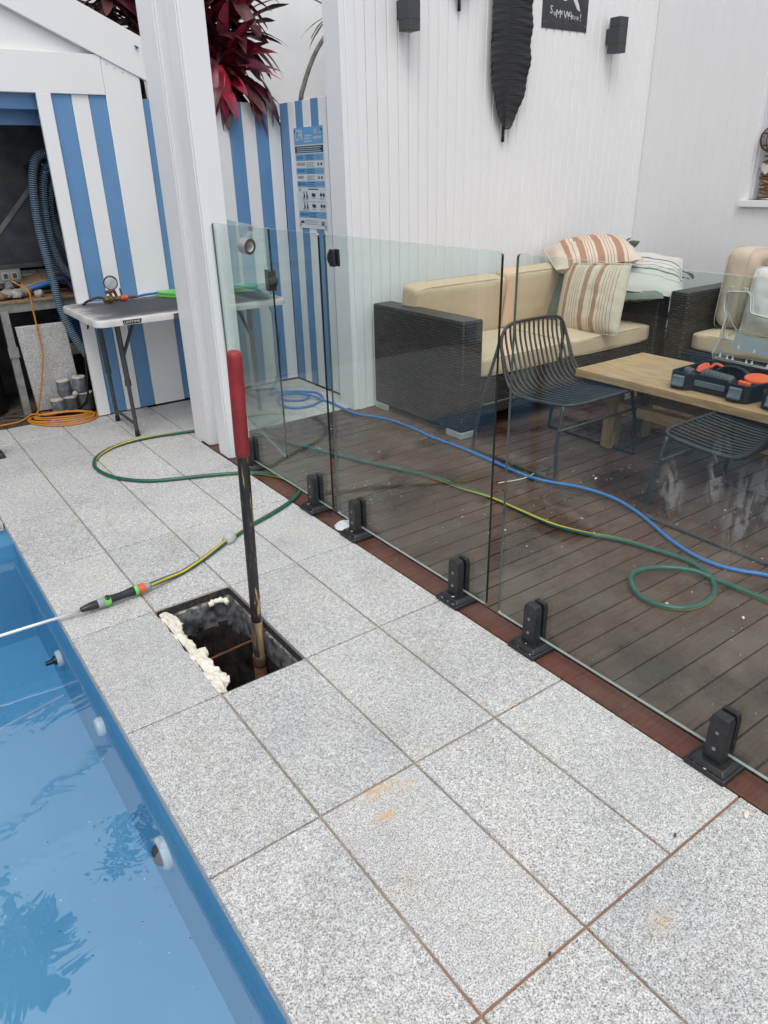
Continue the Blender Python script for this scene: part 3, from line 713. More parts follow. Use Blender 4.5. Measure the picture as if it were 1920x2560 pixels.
# ------------------------------------------------------------------ cabana walls: V-jointed boards
def vboard(wd, ht, c=.0066, gap=.0011, dp=.009):
    def mk():
        b = MB(); h = wd/2-gap
        b.prism([(-h, 0), (-h, .006), (-h+c, .012), (h-c, .012), (h, .006), (h, 0)], (0, 0, 0), (1, 0, 0), (0, -1, 0), 0)
        b.v = []; b.f = []; b.m = []
        pr = [(-h, 0), (-h, -.013+dp), (-h+c, -.013), (h-c, -.013), (h, -.013+dp), (h, 0)]
        vs = [(x, y, 0) for x, y in pr]+[(x, y, ht) for x, y in pr]
        b.add(vs, [(i, i+1, 7+i, 6+i) for i in range(5)]+[(0, 1, 2, 3, 4, 5)[::-1], (6, 7, 8, 9, 10, 11)])
        return b.mesh('vee_board', 'white_board')
    return shared(('vb', round(wd, 4), round(ht, 4), c), mk)
def cabana():
    H = 3.0
    Wb = thing('back_wall', 'white vertical vee jointed board wall behind the wicker lounge', 'wall', (3.4, -.1, 0))
    b = MB(); b.box((2.1705, -.150, -.03), (4.97, .0, H)); b.build('wall_core', 'white', Wb)
    col = MB(); col.box((1.998, -.168, -.03), (2.1245, .005, H)); col.box((2.1248, -.16, -.03), (2.17, .1825, H)); col.build('corner_post', 'white', Wb, bevel=.002)
    b = MB(); b.box((2.032, -.1775, -.03), (2.095, -.1685, H)); b.build('corner_trim', 'white', Wb, bevel=.003)
    x = 2.0975; p = .0777
    while x < 4.83:
        inst('vee_board', vboard(p, H), (x+p/2, -.1555, -.03), Wb); x += p
    Wr = thing('side_wall', 'white vertical board wall with a recessed window niche', 'wall', (4.9, -2.5, 0))
    # niche opening: Y -1.10 .. -1.95, Z 1.23 .. 2.45
    n0, n1, z0, z1 = -1.115, -1.975, 1.235, 2.5
    b = MB(); b.box((4.98, -5, -.03), (5.1, -.16, H)); b.box((4.845, n0, -.03), (4.98, -.16, H)); b.box((4.845, -5, -.03), (4.98, n1, H)); b.box((4.845, n1, -.03), (4.98, n0, z0)); b.box((4.845, n1, z1), (4.98, n0, H)); b.build('wall_core', 'white', Wr)
    y = -.17
    while y > -4.9:
        yc = y-p/2
        if n1+.02 < yc < n0-.02:
            inst('vee_board', vboard(p, z0-.0+.03, .003, .0003, .0016), (4.8445, yc, -.03), Wr, rot=(0, 0, -math.pi/2))
            inst('vee_board', vboard(p, H-z1, .003, .0003, .0016), (4.8445, yc, z1-.03), Wr, rot=(0, 0, -math.pi/2))
        else: inst('vee_board', vboard(p, H, .003, .0003, .0016), (4.8445, yc, -.03), Wr, rot=(0, 0, -math.pi/2))
        y -= p
    fr = MB(); fr.box((4.80, n1-.05, z0-.045), (4.96, n0+.045, z0)); fr.build('window_sill', 'white', Wr, bevel=.003)
    fr = MB(); fr.box((4.865, n0-.018, z0), (4.979, n0, z1)); fr.box((4.865, n1, z0), (4.979, n1+.018, z1)); fr.box((4.93, n0-.036, z0), (4.978, n0-.0185, z1)); fr.box((4.93, n1+.0185, z0), (4.978, n1+.036, z1)); fr.build('window_reveal', 'signwhite', Wr, bevel=.002)
    # driftwood garland with a netted glass float hanging in the niche
    G = thing('driftwood_garland', 'hanging driftwood and rope garland with a netted glass float in niche', 'garland', (4.93, -1.2, z0))
    b = MB(); b.lathe([(.078*math.sin(math.pi*i/14)+1e-7, -.078*math.cos(math.pi*i/14)) for i in range(15)], (4.85, -1.215, 1.625), n=22); b.build('glass_float', 'clear_float', G, smooth=180)
    rp = MB()
    for k in range(5):
        a = math.pi*k/5
        rp.tube([(4.85+.081*math.cos(t)*math.cos(a), -1.215+.081*math.cos(t)*math.sin(a), 1.625+.081*math.sin(t)) for t in [2*math.pi*i/24 for i in range(24)]], .0035, 6, True)
    for zz in (-.04, .035):
        rr = math.sqrt(.081**2-zz**2); rp.tube([(4.85+rr*math.cos(t), -1.215+rr*math.sin(t), 1.625+zz) for t in [2*math.pi*i/20 for i in range(20)]], .0035, 6, True)
    rp.tube([(4.88, -1.225, 1.28), (4.875, -1.22, 1.4), (4.87, -1.215, 1.55)], .004, 6); rp.tube([(4.85, -1.215, 1.70), (4.87, -1.215, 1.95), (4.88, -1.215, 2.4)], .004, 6); rp.build('net_rope', 'rope', G, smooth=180)
    rr = random.Random(3)
    for k in range(13):
        z = 1.245+.012+k*.0235; a = rr.uniform(-.7, .7); L = rr.uniform(.03, .062)
        if k == 7:
            hb = MB(); hb.prism([(0, -.045), (.04, -.005), (.038, .025), (.018, .034), (0, .022), (-.018, .034), (-.038, .025), (-.04, -.005)], (4.86, -1.205, z+.02), (0, -1, 0), (0, 0, 1), .012); hb.build('wooden_heart', 'card', G, bevel=.003); continue
        pts = [(4.865+rr.uniform(-.012, .012), -1.215+rr.uniform(-.02, .02)+t*L*math.cos(a)*1.0, z+t*L*math.sin(a)*.5) for t in (-1, -.4, .3, 1)]
        d = MB(); d.tube(spline(pts, 3), [.006, .010, .012, .011, .013, .012, .012, .010, .009, .005], 7); d.build('driftwood_stick', 'drift', G, smooth=60)
M['clear_float'] = m_glass('float_glass', (.75, .77, .80), .12, .05)
cabana()

def posts():
    for (nm, x0, x1, y0, y1, lab) in (('far', .925, 1.05, -.222, .03, 'white square veranda post standing behind the nearer post at the deck edge'), ('near', .921, 1.052, -.503, -.345, 'white square veranda post nearest the glass fence at the deck edge')):
        P = thing('veranda_post', lab, 'post', ((x0+x1)/2, (y0+y1)/2, 0), 0, 'white posts at the deck edge')
        b = MB(); b.box((x0, y0, 0.001), (x1, y1, 3.0)); b.build('shaft', 'white', P, bevel=.004)
        t = MB(); t.box((x0-.0075, y0+.012, .001), (x0-.0005, y1-.028, 3.0)); t.build('trim_strip', 'white', P, bevel=.002)
posts()

# ------------------------------------------------------------------ frameless glass pool fence
GX, GT, GZ0, GZ1 = .965, .010, .047, 1.262
def pane(name, label, p, q, z0, z1, cat='glass fence', group=None, t=GT, rad=.012):
    """upright slab of glass between plan points p and q, with its cut edges as a part"""
    p, q = Vector((p[0], p[1], 0)), Vector((q[0], q[1], 0)); u = (q-p).normalized(); L = (q-p).length
    T = thing(name, label, cat, ((p.x+q.x)/2, (p.y+q.y)/2, z0), 0, group)
    nrm = u.cross(Vector((0,0,1)))
    def rr(L_, H_, r):
        out = []
        for (cx_, cz_, a0) in ((r, r, 180), (L_-r, r, 270), (L_-r, H_-r, 0), (r, H_-r, 90)):
            for k in range(4):
                a = R(a0+k*30); out.append((cx_+r*math.cos(a), cz_+r*math.sin(a)))
        return out
    poly = rr(L, z1-z0, rad); o = p+Vector((0,0,z0))-nrm*t/2
    n = len(poly); A = [o+u*a+Vector((0,0,b_)) for a, b_ in poly]; B = [v+nrm*t for v in A]
    g = MB(); g.add(A, [tuple(range(n))[::-1]]); g.add(B, [tuple(range(n))]); g.build('pane', 'glass', T)
    e = MB()
    for i in range(n):
        j = (i+1) % n; mid = (poly[i][1]+poly[j][1])/2; xm = (poly[i][0]+poly[j][0])/2
        top = mid > z1-z0-.004; bot = mid < .004
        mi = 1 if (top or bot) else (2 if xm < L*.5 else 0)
        e.add([A[i], A[j], B[j], B[i]], [(0, 1, 2, 3)], mi)
    e.build('cut_edge', ['glass_edge', 'glass_edge_top', 'glass_edge_far'], T, smooth=60)
    return T
M['glass_edge_top'] = pm('glass_edge_top', (.28, .31, .30), (.36, .39, .38), 3, rough=.2)  # top and bottom edges painted pale, as if catching light
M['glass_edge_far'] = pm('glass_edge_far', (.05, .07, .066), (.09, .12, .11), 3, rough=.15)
# panel edges: light put into the colour, near end black, far one paler
P1 = pane('glass_fence', 'clear glass fence panel beside the white post, silver tape roll hanging on it', (GX, -.512), (GX, -1.541), GZ0, GZ1, group='glass pool fence panels')
P2 = pane('glass_fence', 'clear glass fence panel between the taped panel and the widest panel', (GX, -1.586), (GX, -2.583), GZ0, GZ1, group='glass pool fence panels')
P3 = pane('glass_fence', 'widest glass fence panel in front of the wire chairs, pale streaks low down', (GX, -2.645), (GX, -3.95), GZ0, GZ1, group='glass pool fence panels')
def latch(parent, y, z, x=GX, s=1):
    b = MB(); b.box((x-.017, y-.017, z-.032), (x-.0055, y+.017, z+.032)); b.box((x+.0055, y-.017, z-.032), (x+.015, y+.017, z+.032)); a = b.build('latch_plate', 'black', parent, bevel=.003)
    k = MB(); k.prism([(-.016, -.008), (-.016, .008), (-.008, .022), (.0, .022), (.0, -.022), (-.008, -.022)], (x-.002, y+.017, z), (0, -1, 0), (0, 0, 1), .014); k.build('latch_catch', 'black', a, bevel=.003)
latch(P2, -1.655, 1.178)
GT_ = pane('glass_gate', 'glass gate standing open behind the taped panel, with latch plate', (1.275, .02), (1.105, -.845), .062, 1.245, 'gate', rad=.006)
def gate_latch():
    u = Vector((1.105-1.275, -.845-.02, 0)).normalized(); nn = u.cross(Vector((0,0,1)))
    c = Vector((1.105, -.845, 1.0)); G = GT_
    b = MB()
    for s_ in (-1, 1):
        o = c+u*(-.055)+nn*(s_*.012)
        b.add([o+u*a+Vector((0,0,z))+nn*(s_*t) for t in (0, .008) for a, z in ((-.01, -.05), (.05, -.05), (.05, .05), (-.01, .05))], [(0,1,2,3),(4,7,6,5),(0,4,5,1),(1,5,6,2),(2,6,7,3),(3,7,4,0)])
    a = b.build('latch_plate', 'charcoal', G, bevel=.002)
    k = MB(); k.lathe([(.022, 0), (.026, .008), (.022, .018), (.010, .024), (0, .024)], c+u*(.008), u, 16); k.box(c+Vector((-.012, -.012, -.045)), c+Vector((.012, .012, .045))); k.build('latch_knob', 'black', G, smooth=40)
    for z in (-.03, .03):
        s = MB(); s.lathe([(.006, 0), (.006, .003), (0, .004)], c+u*(-.04)-nn*.020+Vector((0,0,z)), -nn, 10); s.build('screw', 'chrome', a, smooth=40)
gate_latch()
def spigot(y, label, spots):
    S = thing('spigot', label, 'spigot', (.957, y, 0), 0, 'black fence spigots')
    b = MB(); b.box((-.063, -.060, 0), (.058, .060, .017)); pl = b.build('base_plate', 'black', S, bevel=.004, world=False)
    b = MB(); b.add([(-.057,-.054,.017),(.053,-.054,.017),(.053,.054,.017),(-.057,.054,.017),(-.046,-.043,.031),(.043,-.043,.031),(.043,.043,.031),(-.046,.043,.031)], [(4,5,6,7),(0,1,5,4),(1,2,6,5),(2,3,7,6),(3,0,4,7),(0,3,2,1)]); b.build('cover', 'black', S, bevel=.003, world=False)
    for (x0, x1, nm) in ((-.030, .0022, 'cheek'), (.0138, .031, 'cheek')):
        c = MB(); pr = [(-.027, .024), (.027, .024), (.027, .160), (.021, .177), (-.021, .177), (-.027, .160)]
        c.prism(pr, (x0, 0, 0), (0, 1, 0), (0, 0, 1), x1-x0); ck = c.build(nm, 'black', S, bevel=.003, world=False)
        if x0 < 0:
            for z in (.072, .125):
                k = MB(); k.lathe([(.0055, 0), (.0055, .0012), (.0035, .0012), (.003, .0004), (0, .0004)], (x0, 0, z), (-1, 0, 0), 10); k.build('screw', 'greymetal', ck, smooth=40, world=False)
    b = MB(); b.box((-.0295, -.0265, .0255), (.0305, .0265, .046)); b.build('throat', 'black', S, world=False)
    rr = random.Random(int(-y*1000)); c = MB()
    for k in range(spots):
        if rr.random() < .55: px, py, pz, n = -.0575+.003, rr.uniform(-.05, .05), rr.uniform(.012, .03), None
        else: px, py, pz, n = rr.uniform(-.05, -.03), rr.uniform(-.05, .05), .0275, None
        s = rr.uniform(.0015, .005); c.lathe([(s, 0), (s*.7, .0006), (0, .0008)], (px, py, .0312 if abs(px) < .042 and abs(py) < .042 else .0175), (0, 0, 1), 6)
    if spots: c.build('paint_chips', 'chip', S, world=False)['kind'] = 'stuff'
    return S
for (y, lab, n) in ((-.715, 'black fence spigot nearest the white posts', 6), (-1.395, 'black splashed fence spigot just past the green hose bend', 10), (-1.757, 'black fence spigot with a white plaster cap beside it', 4),
                    (-2.437, 'black fence spigot left of the gap below the wire chair', 9), (-2.823, 'black fence spigot right of the gap between the last two panels', 6), (-3.50, 'nearest black fence spigot at the lower right', 5)):
    spigot(y, lab, n)
spX = spigot(.0, 'black floor fitting cut off by the left picture edge above the pool', 3); spX.location = (-.172, .415, 0); spX['category'] = 'fitting'; del spX['group']
def tape_roll():
    T = thing('tape_roll', 'roll of silver duct tape hanging from the glass fence top', 'tape', (.93, -.95, 1.13))
    c = Vector((.930, -.955, 1.182)); ax = Vector((.30, -.94, -.12)).normalized()
    b = MB(); b.lathe([(.022, -.022), (.036, -.022), (.036, .022), (.022, .022), (.021, -.022)], c, ax, 36, [1, 0, 1, 2]); b.build('roll', ['tape', 'tapeedge', 'card'], T, smooth=40)
    s = MB(); s.add([(.953, -.985, 1.266), (.953, -.94, 1.266), (.9525, -.94, 1.245), (.9525, -.985, 1.245), (.935, -.955, 1.216), (.93, -.91, 1.21)], [(0, 1, 2, 3), (3, 2, 5, 4)])
    s.add([(.953, -.985, 1.266), (.953, -.94, 1.266), (.978, -.94, 1.266), (.978, -.985, 1.266)], [(0, 1, 2, 3)]); s.build('tape_end', 'tape', T)
tape_roll()

# ------------------------------------------------------------------ smear on the big panel (print on the glass)
def pale_streaks():
    m, t, bs = _new('glass_pale_streak'); geo = t.nodes.new('ShaderNodeNewGeometry')
    out = [n for n in t.nodes if n.type == 'OUTPUT_MATERIAL'][0]
    tr = t.nodes.new('ShaderNodeBsdfTransparent'); ms = t.nodes.new('ShaderNodeMixShader')
    bs.inputs['Base Color'].default_value = (.55, .55, .56, 1); bs.inputs['Roughness'].default_value = .6  # pale streaks drawn on the glass with noise and a falloff
    mp = t.nodes.new('ShaderNodeMapping'); mp.inputs['Scale'].default_value = (1, 3.0, .6); t.links.new(geo.outputs['Position'], mp.inputs['Vector'])
    tc = t.nodes.new('ShaderNodeTexCoord'); ln = t.nodes.new('ShaderNodeVectorMath'); ln.operation = 'LENGTH'
    t.links.new(tc.outputs['Object'], ln.inputs[0])
    fall = ramp(t, ln.outputs['Value'], [(.25, 1), (1.0, 0)])
    mp.inputs['Scale'].default_value = (1, 2.6, .8)
    f = mth(t, 'MULTIPLY', ramp(t, noise(t, mp.outputs[0], 13, 6, .62, 1.2), [(.47, 0), (.54, .26), (.7, .36)]), fall)
    t.links.new(f, ms.inputs[0]); t.links.new(tr.outputs[0], ms.inputs[1]); t.links.new(bs.outputs[0], ms.inputs[2]); t.links.new(ms.outputs[0], out.inputs['Surface'])
    M['pale_streak'] = m
    for (y, z, wd, h) in ((-3.24, .73, .045, .11), (-3.35, .80, .035, .12), (-3.43, .72, .055, .14), (-3.48, .80, .04, .12)):
        b = MB(); b.add([(0, -1, -1), (0, 1, -1), (0, 1, 1), (0, -1, 1)], [(0, 1, 2, 3)])
        o = b.build('pale_streak', 'pale_streak', P3, world=False); o.location = Vector((GX-GT/2-.0007, y, z))-P3.location; o.scale = (1, wd, h)
pale_streaks()

# ------------------------------------------------------------------ hoses and cords
GREEN = [(0.047,-1.62),(0.116,-1.616),(0.186,-1.603),(0.246,-1.578),(0.312,-1.545),(0.383,-1.503),(0.459,-1.458),(0.544,-1.417),(0.622,-1.377),(0.735,-1.334),(0.847,-1.283),(0.93,-1.231),(0.992,-1.172),(1.016,-1.111),(1.018,-1.013),(0.99,-0.915),(0.942,-0.83),(0.851,-0.757),(0.723,-0.69),(0.611,-0.642),(0.518,-0.605),(0.413,-0.545),(0.323,-0.439),(0.274,-0.329),(0.253,-0.204),(0.26,-0.116),(0.294,-0.026),(0.354,0.047),(0.454,0.114),(0.582,0.143),(0.701,0.138),(0.817,0.114),(0.966,0.07),(1.10,-0.01),(1.2,-0.16),(1.26,-0.34),(1.30,-0.493),(1.338,-0.605),(1.388,-0.746),(1.418,-0.85),(1.444,-0.921),(1.471,-1.015),(1.566,-1.262),(1.645,-1.506),(1.66,-1.647),(1.698,-1.837),(1.698,-2.028),(1.697,-2.15),(1.707,-2.264),(1.756,-2.403),(1.796,-2.469),(1.836,-2.572),(1.859,-2.673),(1.883,-2.789),(1.868,-2.87),(1.83,-2.941),(1.772,-2.991),(1.698,-3.02),(1.608,-3.02),(1.54,-2.985),(1.5,-2.913),(1.508,-2.837),(1.553,-2.771),(1.613,-2.74),(1.685,-2.752),(1.752,-2.796),(1.809,-2.873),(1.835,-2.952),(1.841,-3.021),(1.844,-3.098),(1.845,-3.159),(1.844,-3.5)]
def hoses():
    def z(i, p):
        if 11 < i < 17: return .012
        if 62 <= i <= 66: return .022
        return .0105
    pts = [(p[0], p[1], z(i, p)) for i, p in enumerate(GREEN)]
    pts[0] = (.040, -1.655, .03); pts[1] = (.105, -1.632, .022)
    H = thing('garden_hose', 'long green garden hose with yellow stripe looping over pavers and deck', 'hose', (.5, -.9, 0))
    b = MB(); b.tube(spline(pts, 6), .0102, 16, stripe=((2, 3), 1), twist=-2.3); b.build('hose', ['greenhose', 'yellow'], H, smooth=180)
    c = MB(); c.lathe([(.010, -.028), (.020, -.026), (.025, -.012), (.026, .0), (.025, .012), (.020, .026), (.010, .028)], (.470, -1.455, .020), Vector((.83, .5, 0)), 20); c.build('hose_weight', 'signpale_cap', H, smooth=60)
    # spray wand lying across the coping
    W = thing('spray_wand', 'hand spray wand with black grip and lime collar lying over the pool edge', 'wand', (-.15, -1.66, 0))
    A = Vector((.040, -1.655, .030)); B_ = Vector((-.235, -1.666, .026)); ax = (B_-A).normalized()
    s = MB(); s.tube([(-.228, -1.666, .022), (-.40, -1.655, .020), (-.62, -1.64, .015), (-.95, -1.60, .0)], .0062, 12); s.build('lance', 'alu', W, smooth=180)
    s = MB(); s.lathe([(.010, 0), (.012, .003), (.0135, .018), (.010, .024), (.010, .030)], A, ax, 20); s.build('hose_tail', 'greyplastic', W, smooth=40)
    s = MB(); s.lathe([(.012, .020), (.0185, .022), (.0200, .034), (.0185, .046), (.014, .048)], A, ax, 20, [0, 0, 0, 0]); q = s.build('click_connector', 'redplastic', W, smooth=40)
    s = MB(); s.lathe([(.0165, .036), (.019, .040), (.0165, .048)], A, ax, 20); s.build('connector_band', 'greyplastic', q, smooth=40)
    s = MB(); s.lathe([(.014, .049), (.019, .050), (.0195, .060), (.018, .064)], A, ax, 20); s.build('lime_ring', 'lime', W, smooth=40)
    s = MB(); s.lathe([(.018, .060), (.0185, .066), (.0150, .10), (.0145, .12), (.0155, .145), (.0175, .158)], A, ax, 20); g = s.build('grip', 'blackplastic', W, smooth=60)
    sd_ = ax.cross(Vector((0,0,1))).normalized()
    for k in range(8):
        c = A+ax*(.076+k*.010); rad = .0165-.0015*math.sin(math.pi*min(1, k/6))
        d = MB(); d.lathe([(.0034-.0002*k, 0), (.003-.0002*k, .0006), (0, .0002)], c+Vector((0,0,1))*rad*.88-sd_*rad*.45, Vector((0,0,.88))-sd_*.45, 8); d.build('grip_dimple', 'vacdark', g, smooth=40)
    s = MB(); s.lathe([(.0175, .157), (.0205, .160), (.0205, .178), (.0175, .182)], A, ax, 20); l2 = s.build('lime_collar', 'lime', W, smooth=40)
    s = MB(); s.lathe([(.010, 0), (.010, .005), (.008, .006), (0, .006)], A+ax*.169+Vector((0, -.010, .0165)), Vector((0, -.6, .8)), 14); s.build('thumb_slot', 'blackplastic', l2, smooth=40)
    s = MB(); s.lathe([(.0165, .181), (.018, .183), (.018, .204), (.0165, .206)], A, ax, 20); s.build('flow_ring', 'greyplastic', W, smooth=40)
    s = MB(); s.lathe([(.0165, .205), (.0170, .212), (.0145, .24), (.0095, .268), (.008, .27)], A, ax, 20); s.build('nose_cone', 'blackplastic', W, smooth=60)
    # blue air hose: over the table, down to a coil on the tiles, then across the deck
    bl = [(.905, .70, .772), (1.0, .735, .775), (1.25, .76, .772), (1.50, .73, .770), (1.63, .62, .772), (1.72, .50, .72), (1.77, .42, .45), (1.75, .45, .16), (1.70, .50, .02), (1.78, .535, .01), (1.90, .46, .01), (1.995, .345, .01), (1.985, .24, .01), (1.95, .17, .01), (1.865, .105, .01), (1.78, .076, .01), (1.69, .10, .01), (1.645, .18, .012), (1.66, .30, .018), (1.75, .43, .026), (1.86, .42, .026), (1.905, .32, .024), (1.885, .255, .012), (1.815, .243, .01), (1.73, .30, .012), (1.70, .38, .02), (1.76, .40, .028), (1.84, .345, .028), (1.885, .275, .03)]
    BLUE = [(1.916,0.213),(1.939,0.131),(1.948,0.016),(1.938,-0.123),(1.94,-0.252),(1.965,-0.341),(2.01,-0.433),(2.041,-0.551),(2.048,-0.697),(2.047,-0.817),(2.037,-0.961),(2.05,-1.236),(2.041,-1.492),(2.032,-1.654),(2.041,-1.803),(2.087,-1.925),(2.131,-2.016),(2.153,-2.123),(2.152,-2.244),(2.113,-2.386),(2.055,-2.514),(1.994,-2.638),(1.959,-2.738),(1.942,-2.823),(1.948,-2.907),(1.981,-2.988),(2.024,-3.061),(2.10,-3.3)]
    pts = bl+[(x, y, .022 if i == 0 else .0095) for i, (x, y) in enumerate(BLUE)]
    b = MB(); b.tube(spline(pts, 6), .0085, 10)
    tag(b.build('air_hose', 'bluehose', smooth=180), 'blue air hose running from the folding table across the deck', 'hose')
    # orange extension cord
    pts = [(.27, 1.20, .885), (.33, 1.13, .838), (.348, 1.105, .805), (.346, 1.10, .764), (.345, 1.10, .67), (.347, 1.10, .554), (.346, 1.10, .448), (.332, 1.10, .358), (.30, 1.11, .223), (.262, 1.13, .09), (.235, 1.13, .02)]
    rr = random.Random(11); cx_, cy_ = .350, .935
    for lp in range(5):
        ra, rb = .205-.012*lp+rr.uniform(-.01, .01), .150-.028*lp
        for k in range(10):
            a = R(165+k*36+lp*360)
            pts.append((cx_+ra*math.cos(a)*1.0+rr.uniform(-.008, .008)+.02*math.sin(a), cy_+rb*math.sin(a)*1.25-.18*ra*math.cos(a)*2.2+rr.uniform(-.008, .008), .007+.005*lp+rr.uniform(0, .002)))
    pts += [(.19, 1.06, .032), (.10, 1.02, .012), (-.03, 1.0, .012), (-.30, 1.0, .006)]
    b = MB(); b.tube(spline(pts, 5), .0052, 8)
    tag(b.build('extension_cord', 'orange', smooth=180), 'orange extension cord hanging down and coiled on the tiles by the shed', 'cord')
    pts = [(-.3, 1.25, .02), (0, 1.16, .015), (.12, 1.09, .02), (.22, 1.08, .02), (.36, 1.10, .015), (.50, 1.04, .03), (.545, .985, .10), (.555, .93, .22), (.565, .86, .45), (.60, .80, .62), (.64, .755, .70)]
    b = MB(); b.tube(spline(pts, 6), .007, 8); tag(b.build('rubber_hose', 'blackplastic', smooth=180), 'thin black rubber hose from the dirt up behind the table leg', 'hose')
M['signpale_cap'] = pm('pale_plastic', (.52, .52, .50), (.44, .44, .42), 20, rough=.6)
hoses()

# ------------------------------------------------------------------ pit things: foam, digging bar
def pit_things():
    def blobs(name, pts, mat, seed, vox=.0032):
        rr = random.Random(seed); b = MB()
        for (x, y, z, r) in pts:
            sx, sy, sz = rr.uniform(.8, 1.2), rr.uniform(1.2, 2.0), rr.uniform(.40, .60)
            o = len(b.v); b.lathe([(max(1e-5, math.sin(math.pi*i/10)), -math.cos(math.pi*i/10)) for i in range(11)], (0, 0, 0), (0, 0, 1), 16)
            for v in b.v[o:]:
                v.x, v.y, v.z = x+v.x*r*sx, y+v.y*r*sy, z+v.z*r*sz
                v += Vector((fuzz(v*60, 1, r*.5), fuzz(v*60+Vector((5, 5, 5)), 1, r*.5), fuzz(v*60+Vector((9, 2, 5)), 1, r*.5)))+Vector((fuzz(v*130, 1, r*.12), fuzz(v*130+Vector((5, 5, 5)), 1, r*.12), fuzz(v*130+Vector((9, 2, 5)), 1, r*.14)))
        o = b.build(name, mat); md = o.modifiers.new('merge', 'REMESH'); md.mode = 'VOXEL'; md.voxel_size = vox
        sm = o.modifiers.new('smooth', 'SMOOTH'); sm.iterations = 1; sm.factor = .4
        bpy.context.view_layer.update(); me = bpy.data.meshes.new_from_object(o.evaluated_get(bpy.context.evaluated_depsgraph_get()))
        o.modifiers.clear(); o.data = me
        for p in me.polygons: p.use_smooth = True
        if not me.materials: me.materials.append(M[mat])
        return o
    rr = random.Random(33); L = []
    for k in range(34):
        f = k/33; y = -1.845-f*.475; w_ = .5+.5*abs(math.sin(f*11+.6))
        L.append((.020+rr.uniform(-.012, .020)*w_, y+rr.uniform(-.006, .006), -.020+rr.uniform(-.010, .004), rr.uniform(.016, .030)*w_+.006))
    tag(blobs('expanding_foam', L, 'foam', 5), 'lumpy cream foam along the left rim of the open hole', 'foam')
    b = MB(); b.tube(spline([(.20, -1.835, -.035), (.235, -1.83, -.032), (.265, -1.835, -.036), (.27, -1.86, -.04)], 6), [.010+.006*fuzz((i*.5, 0, 4)) for i in range(19)], 10)
    for v in b.v: v += Vector((fuzz(v*70, 1, .006), fuzz(v*70+Vector((3, 1, 5)), 1, .006), fuzz(v*70+Vector((4, 8, 5)), 1, .005)))
    tag(b.build('foam_crumb', 'foam', smooth=180), 'small foam crumb in the far corner of the open hole', 'foam')
    b = MB(); b.lathe([(.012, 0), (.012, .018), (.010, .02), (0, .02)], (.035, -1.828, -.042), (0, 0, 1), 12); tag(b.build('pipe_stub', 'bluehose', smooth=40), 'tiny blue pipe stub at the corner of the open hole', 'pipe')
    base, top = Vector((.2605, -2.104, -.51)), Vector((.279, -2.152, 1.000))
    T = thing('digging_bar', 'upright digging tool with red grip and worn shaft standing in the hole', 'tool', base)
    ax = (top-base).normalized(); L = (top-base).length
    def at(d): return base+ax*d
    b = MB(); b.lathe([(.018, L-.345), (.0225, L-.340), (.0235, L-.32), (.0235, L-.02), (.022, L-.008), (.017, L), (0, L+.001)], base, ax, 28); b.build('grip', 'redgrip', T, smooth=60)
    b = MB(); b.lathe([(.0185, .52), (.0190, .6), (.0195, 1.0), (.0195, L-.343)], base, ax, 24); b.build('shaft', 'shaft', T, smooth=60)
    b = MB(); b.lathe([(.019, .37), (.021, .39), (.021, .525), (.0185, .527)], base, ax, 24); b.build('worn_wood', 'worntimber', T, smooth=60)
    b = MB(); b.lathe([(.024, .33), (.0255, .332), (.0255, .375), (.024, .377), (.021, .377)], base, ax, 24); b.build('socket_ring', 'rustring', T, smooth=40)
    b = MB(); b.lathe([(.022, 0), (.023, .02), (.0235, .33), (.02, .335)], base, ax, 24); b.build('socket', 'rust', T, smooth=60)
M['worntimber'] = pm('worn_timber', (.38, .27, .13), (.035, .030, .028), 20, 6, rough=.6, stretch=(1, 1, .12), lo=.42, hi=.56)
M['rustring'] = pm('worn_ring', (.20, .14, .11), (.12, .075, .055), 30, rough=.5, metal=.5)
pit_things()

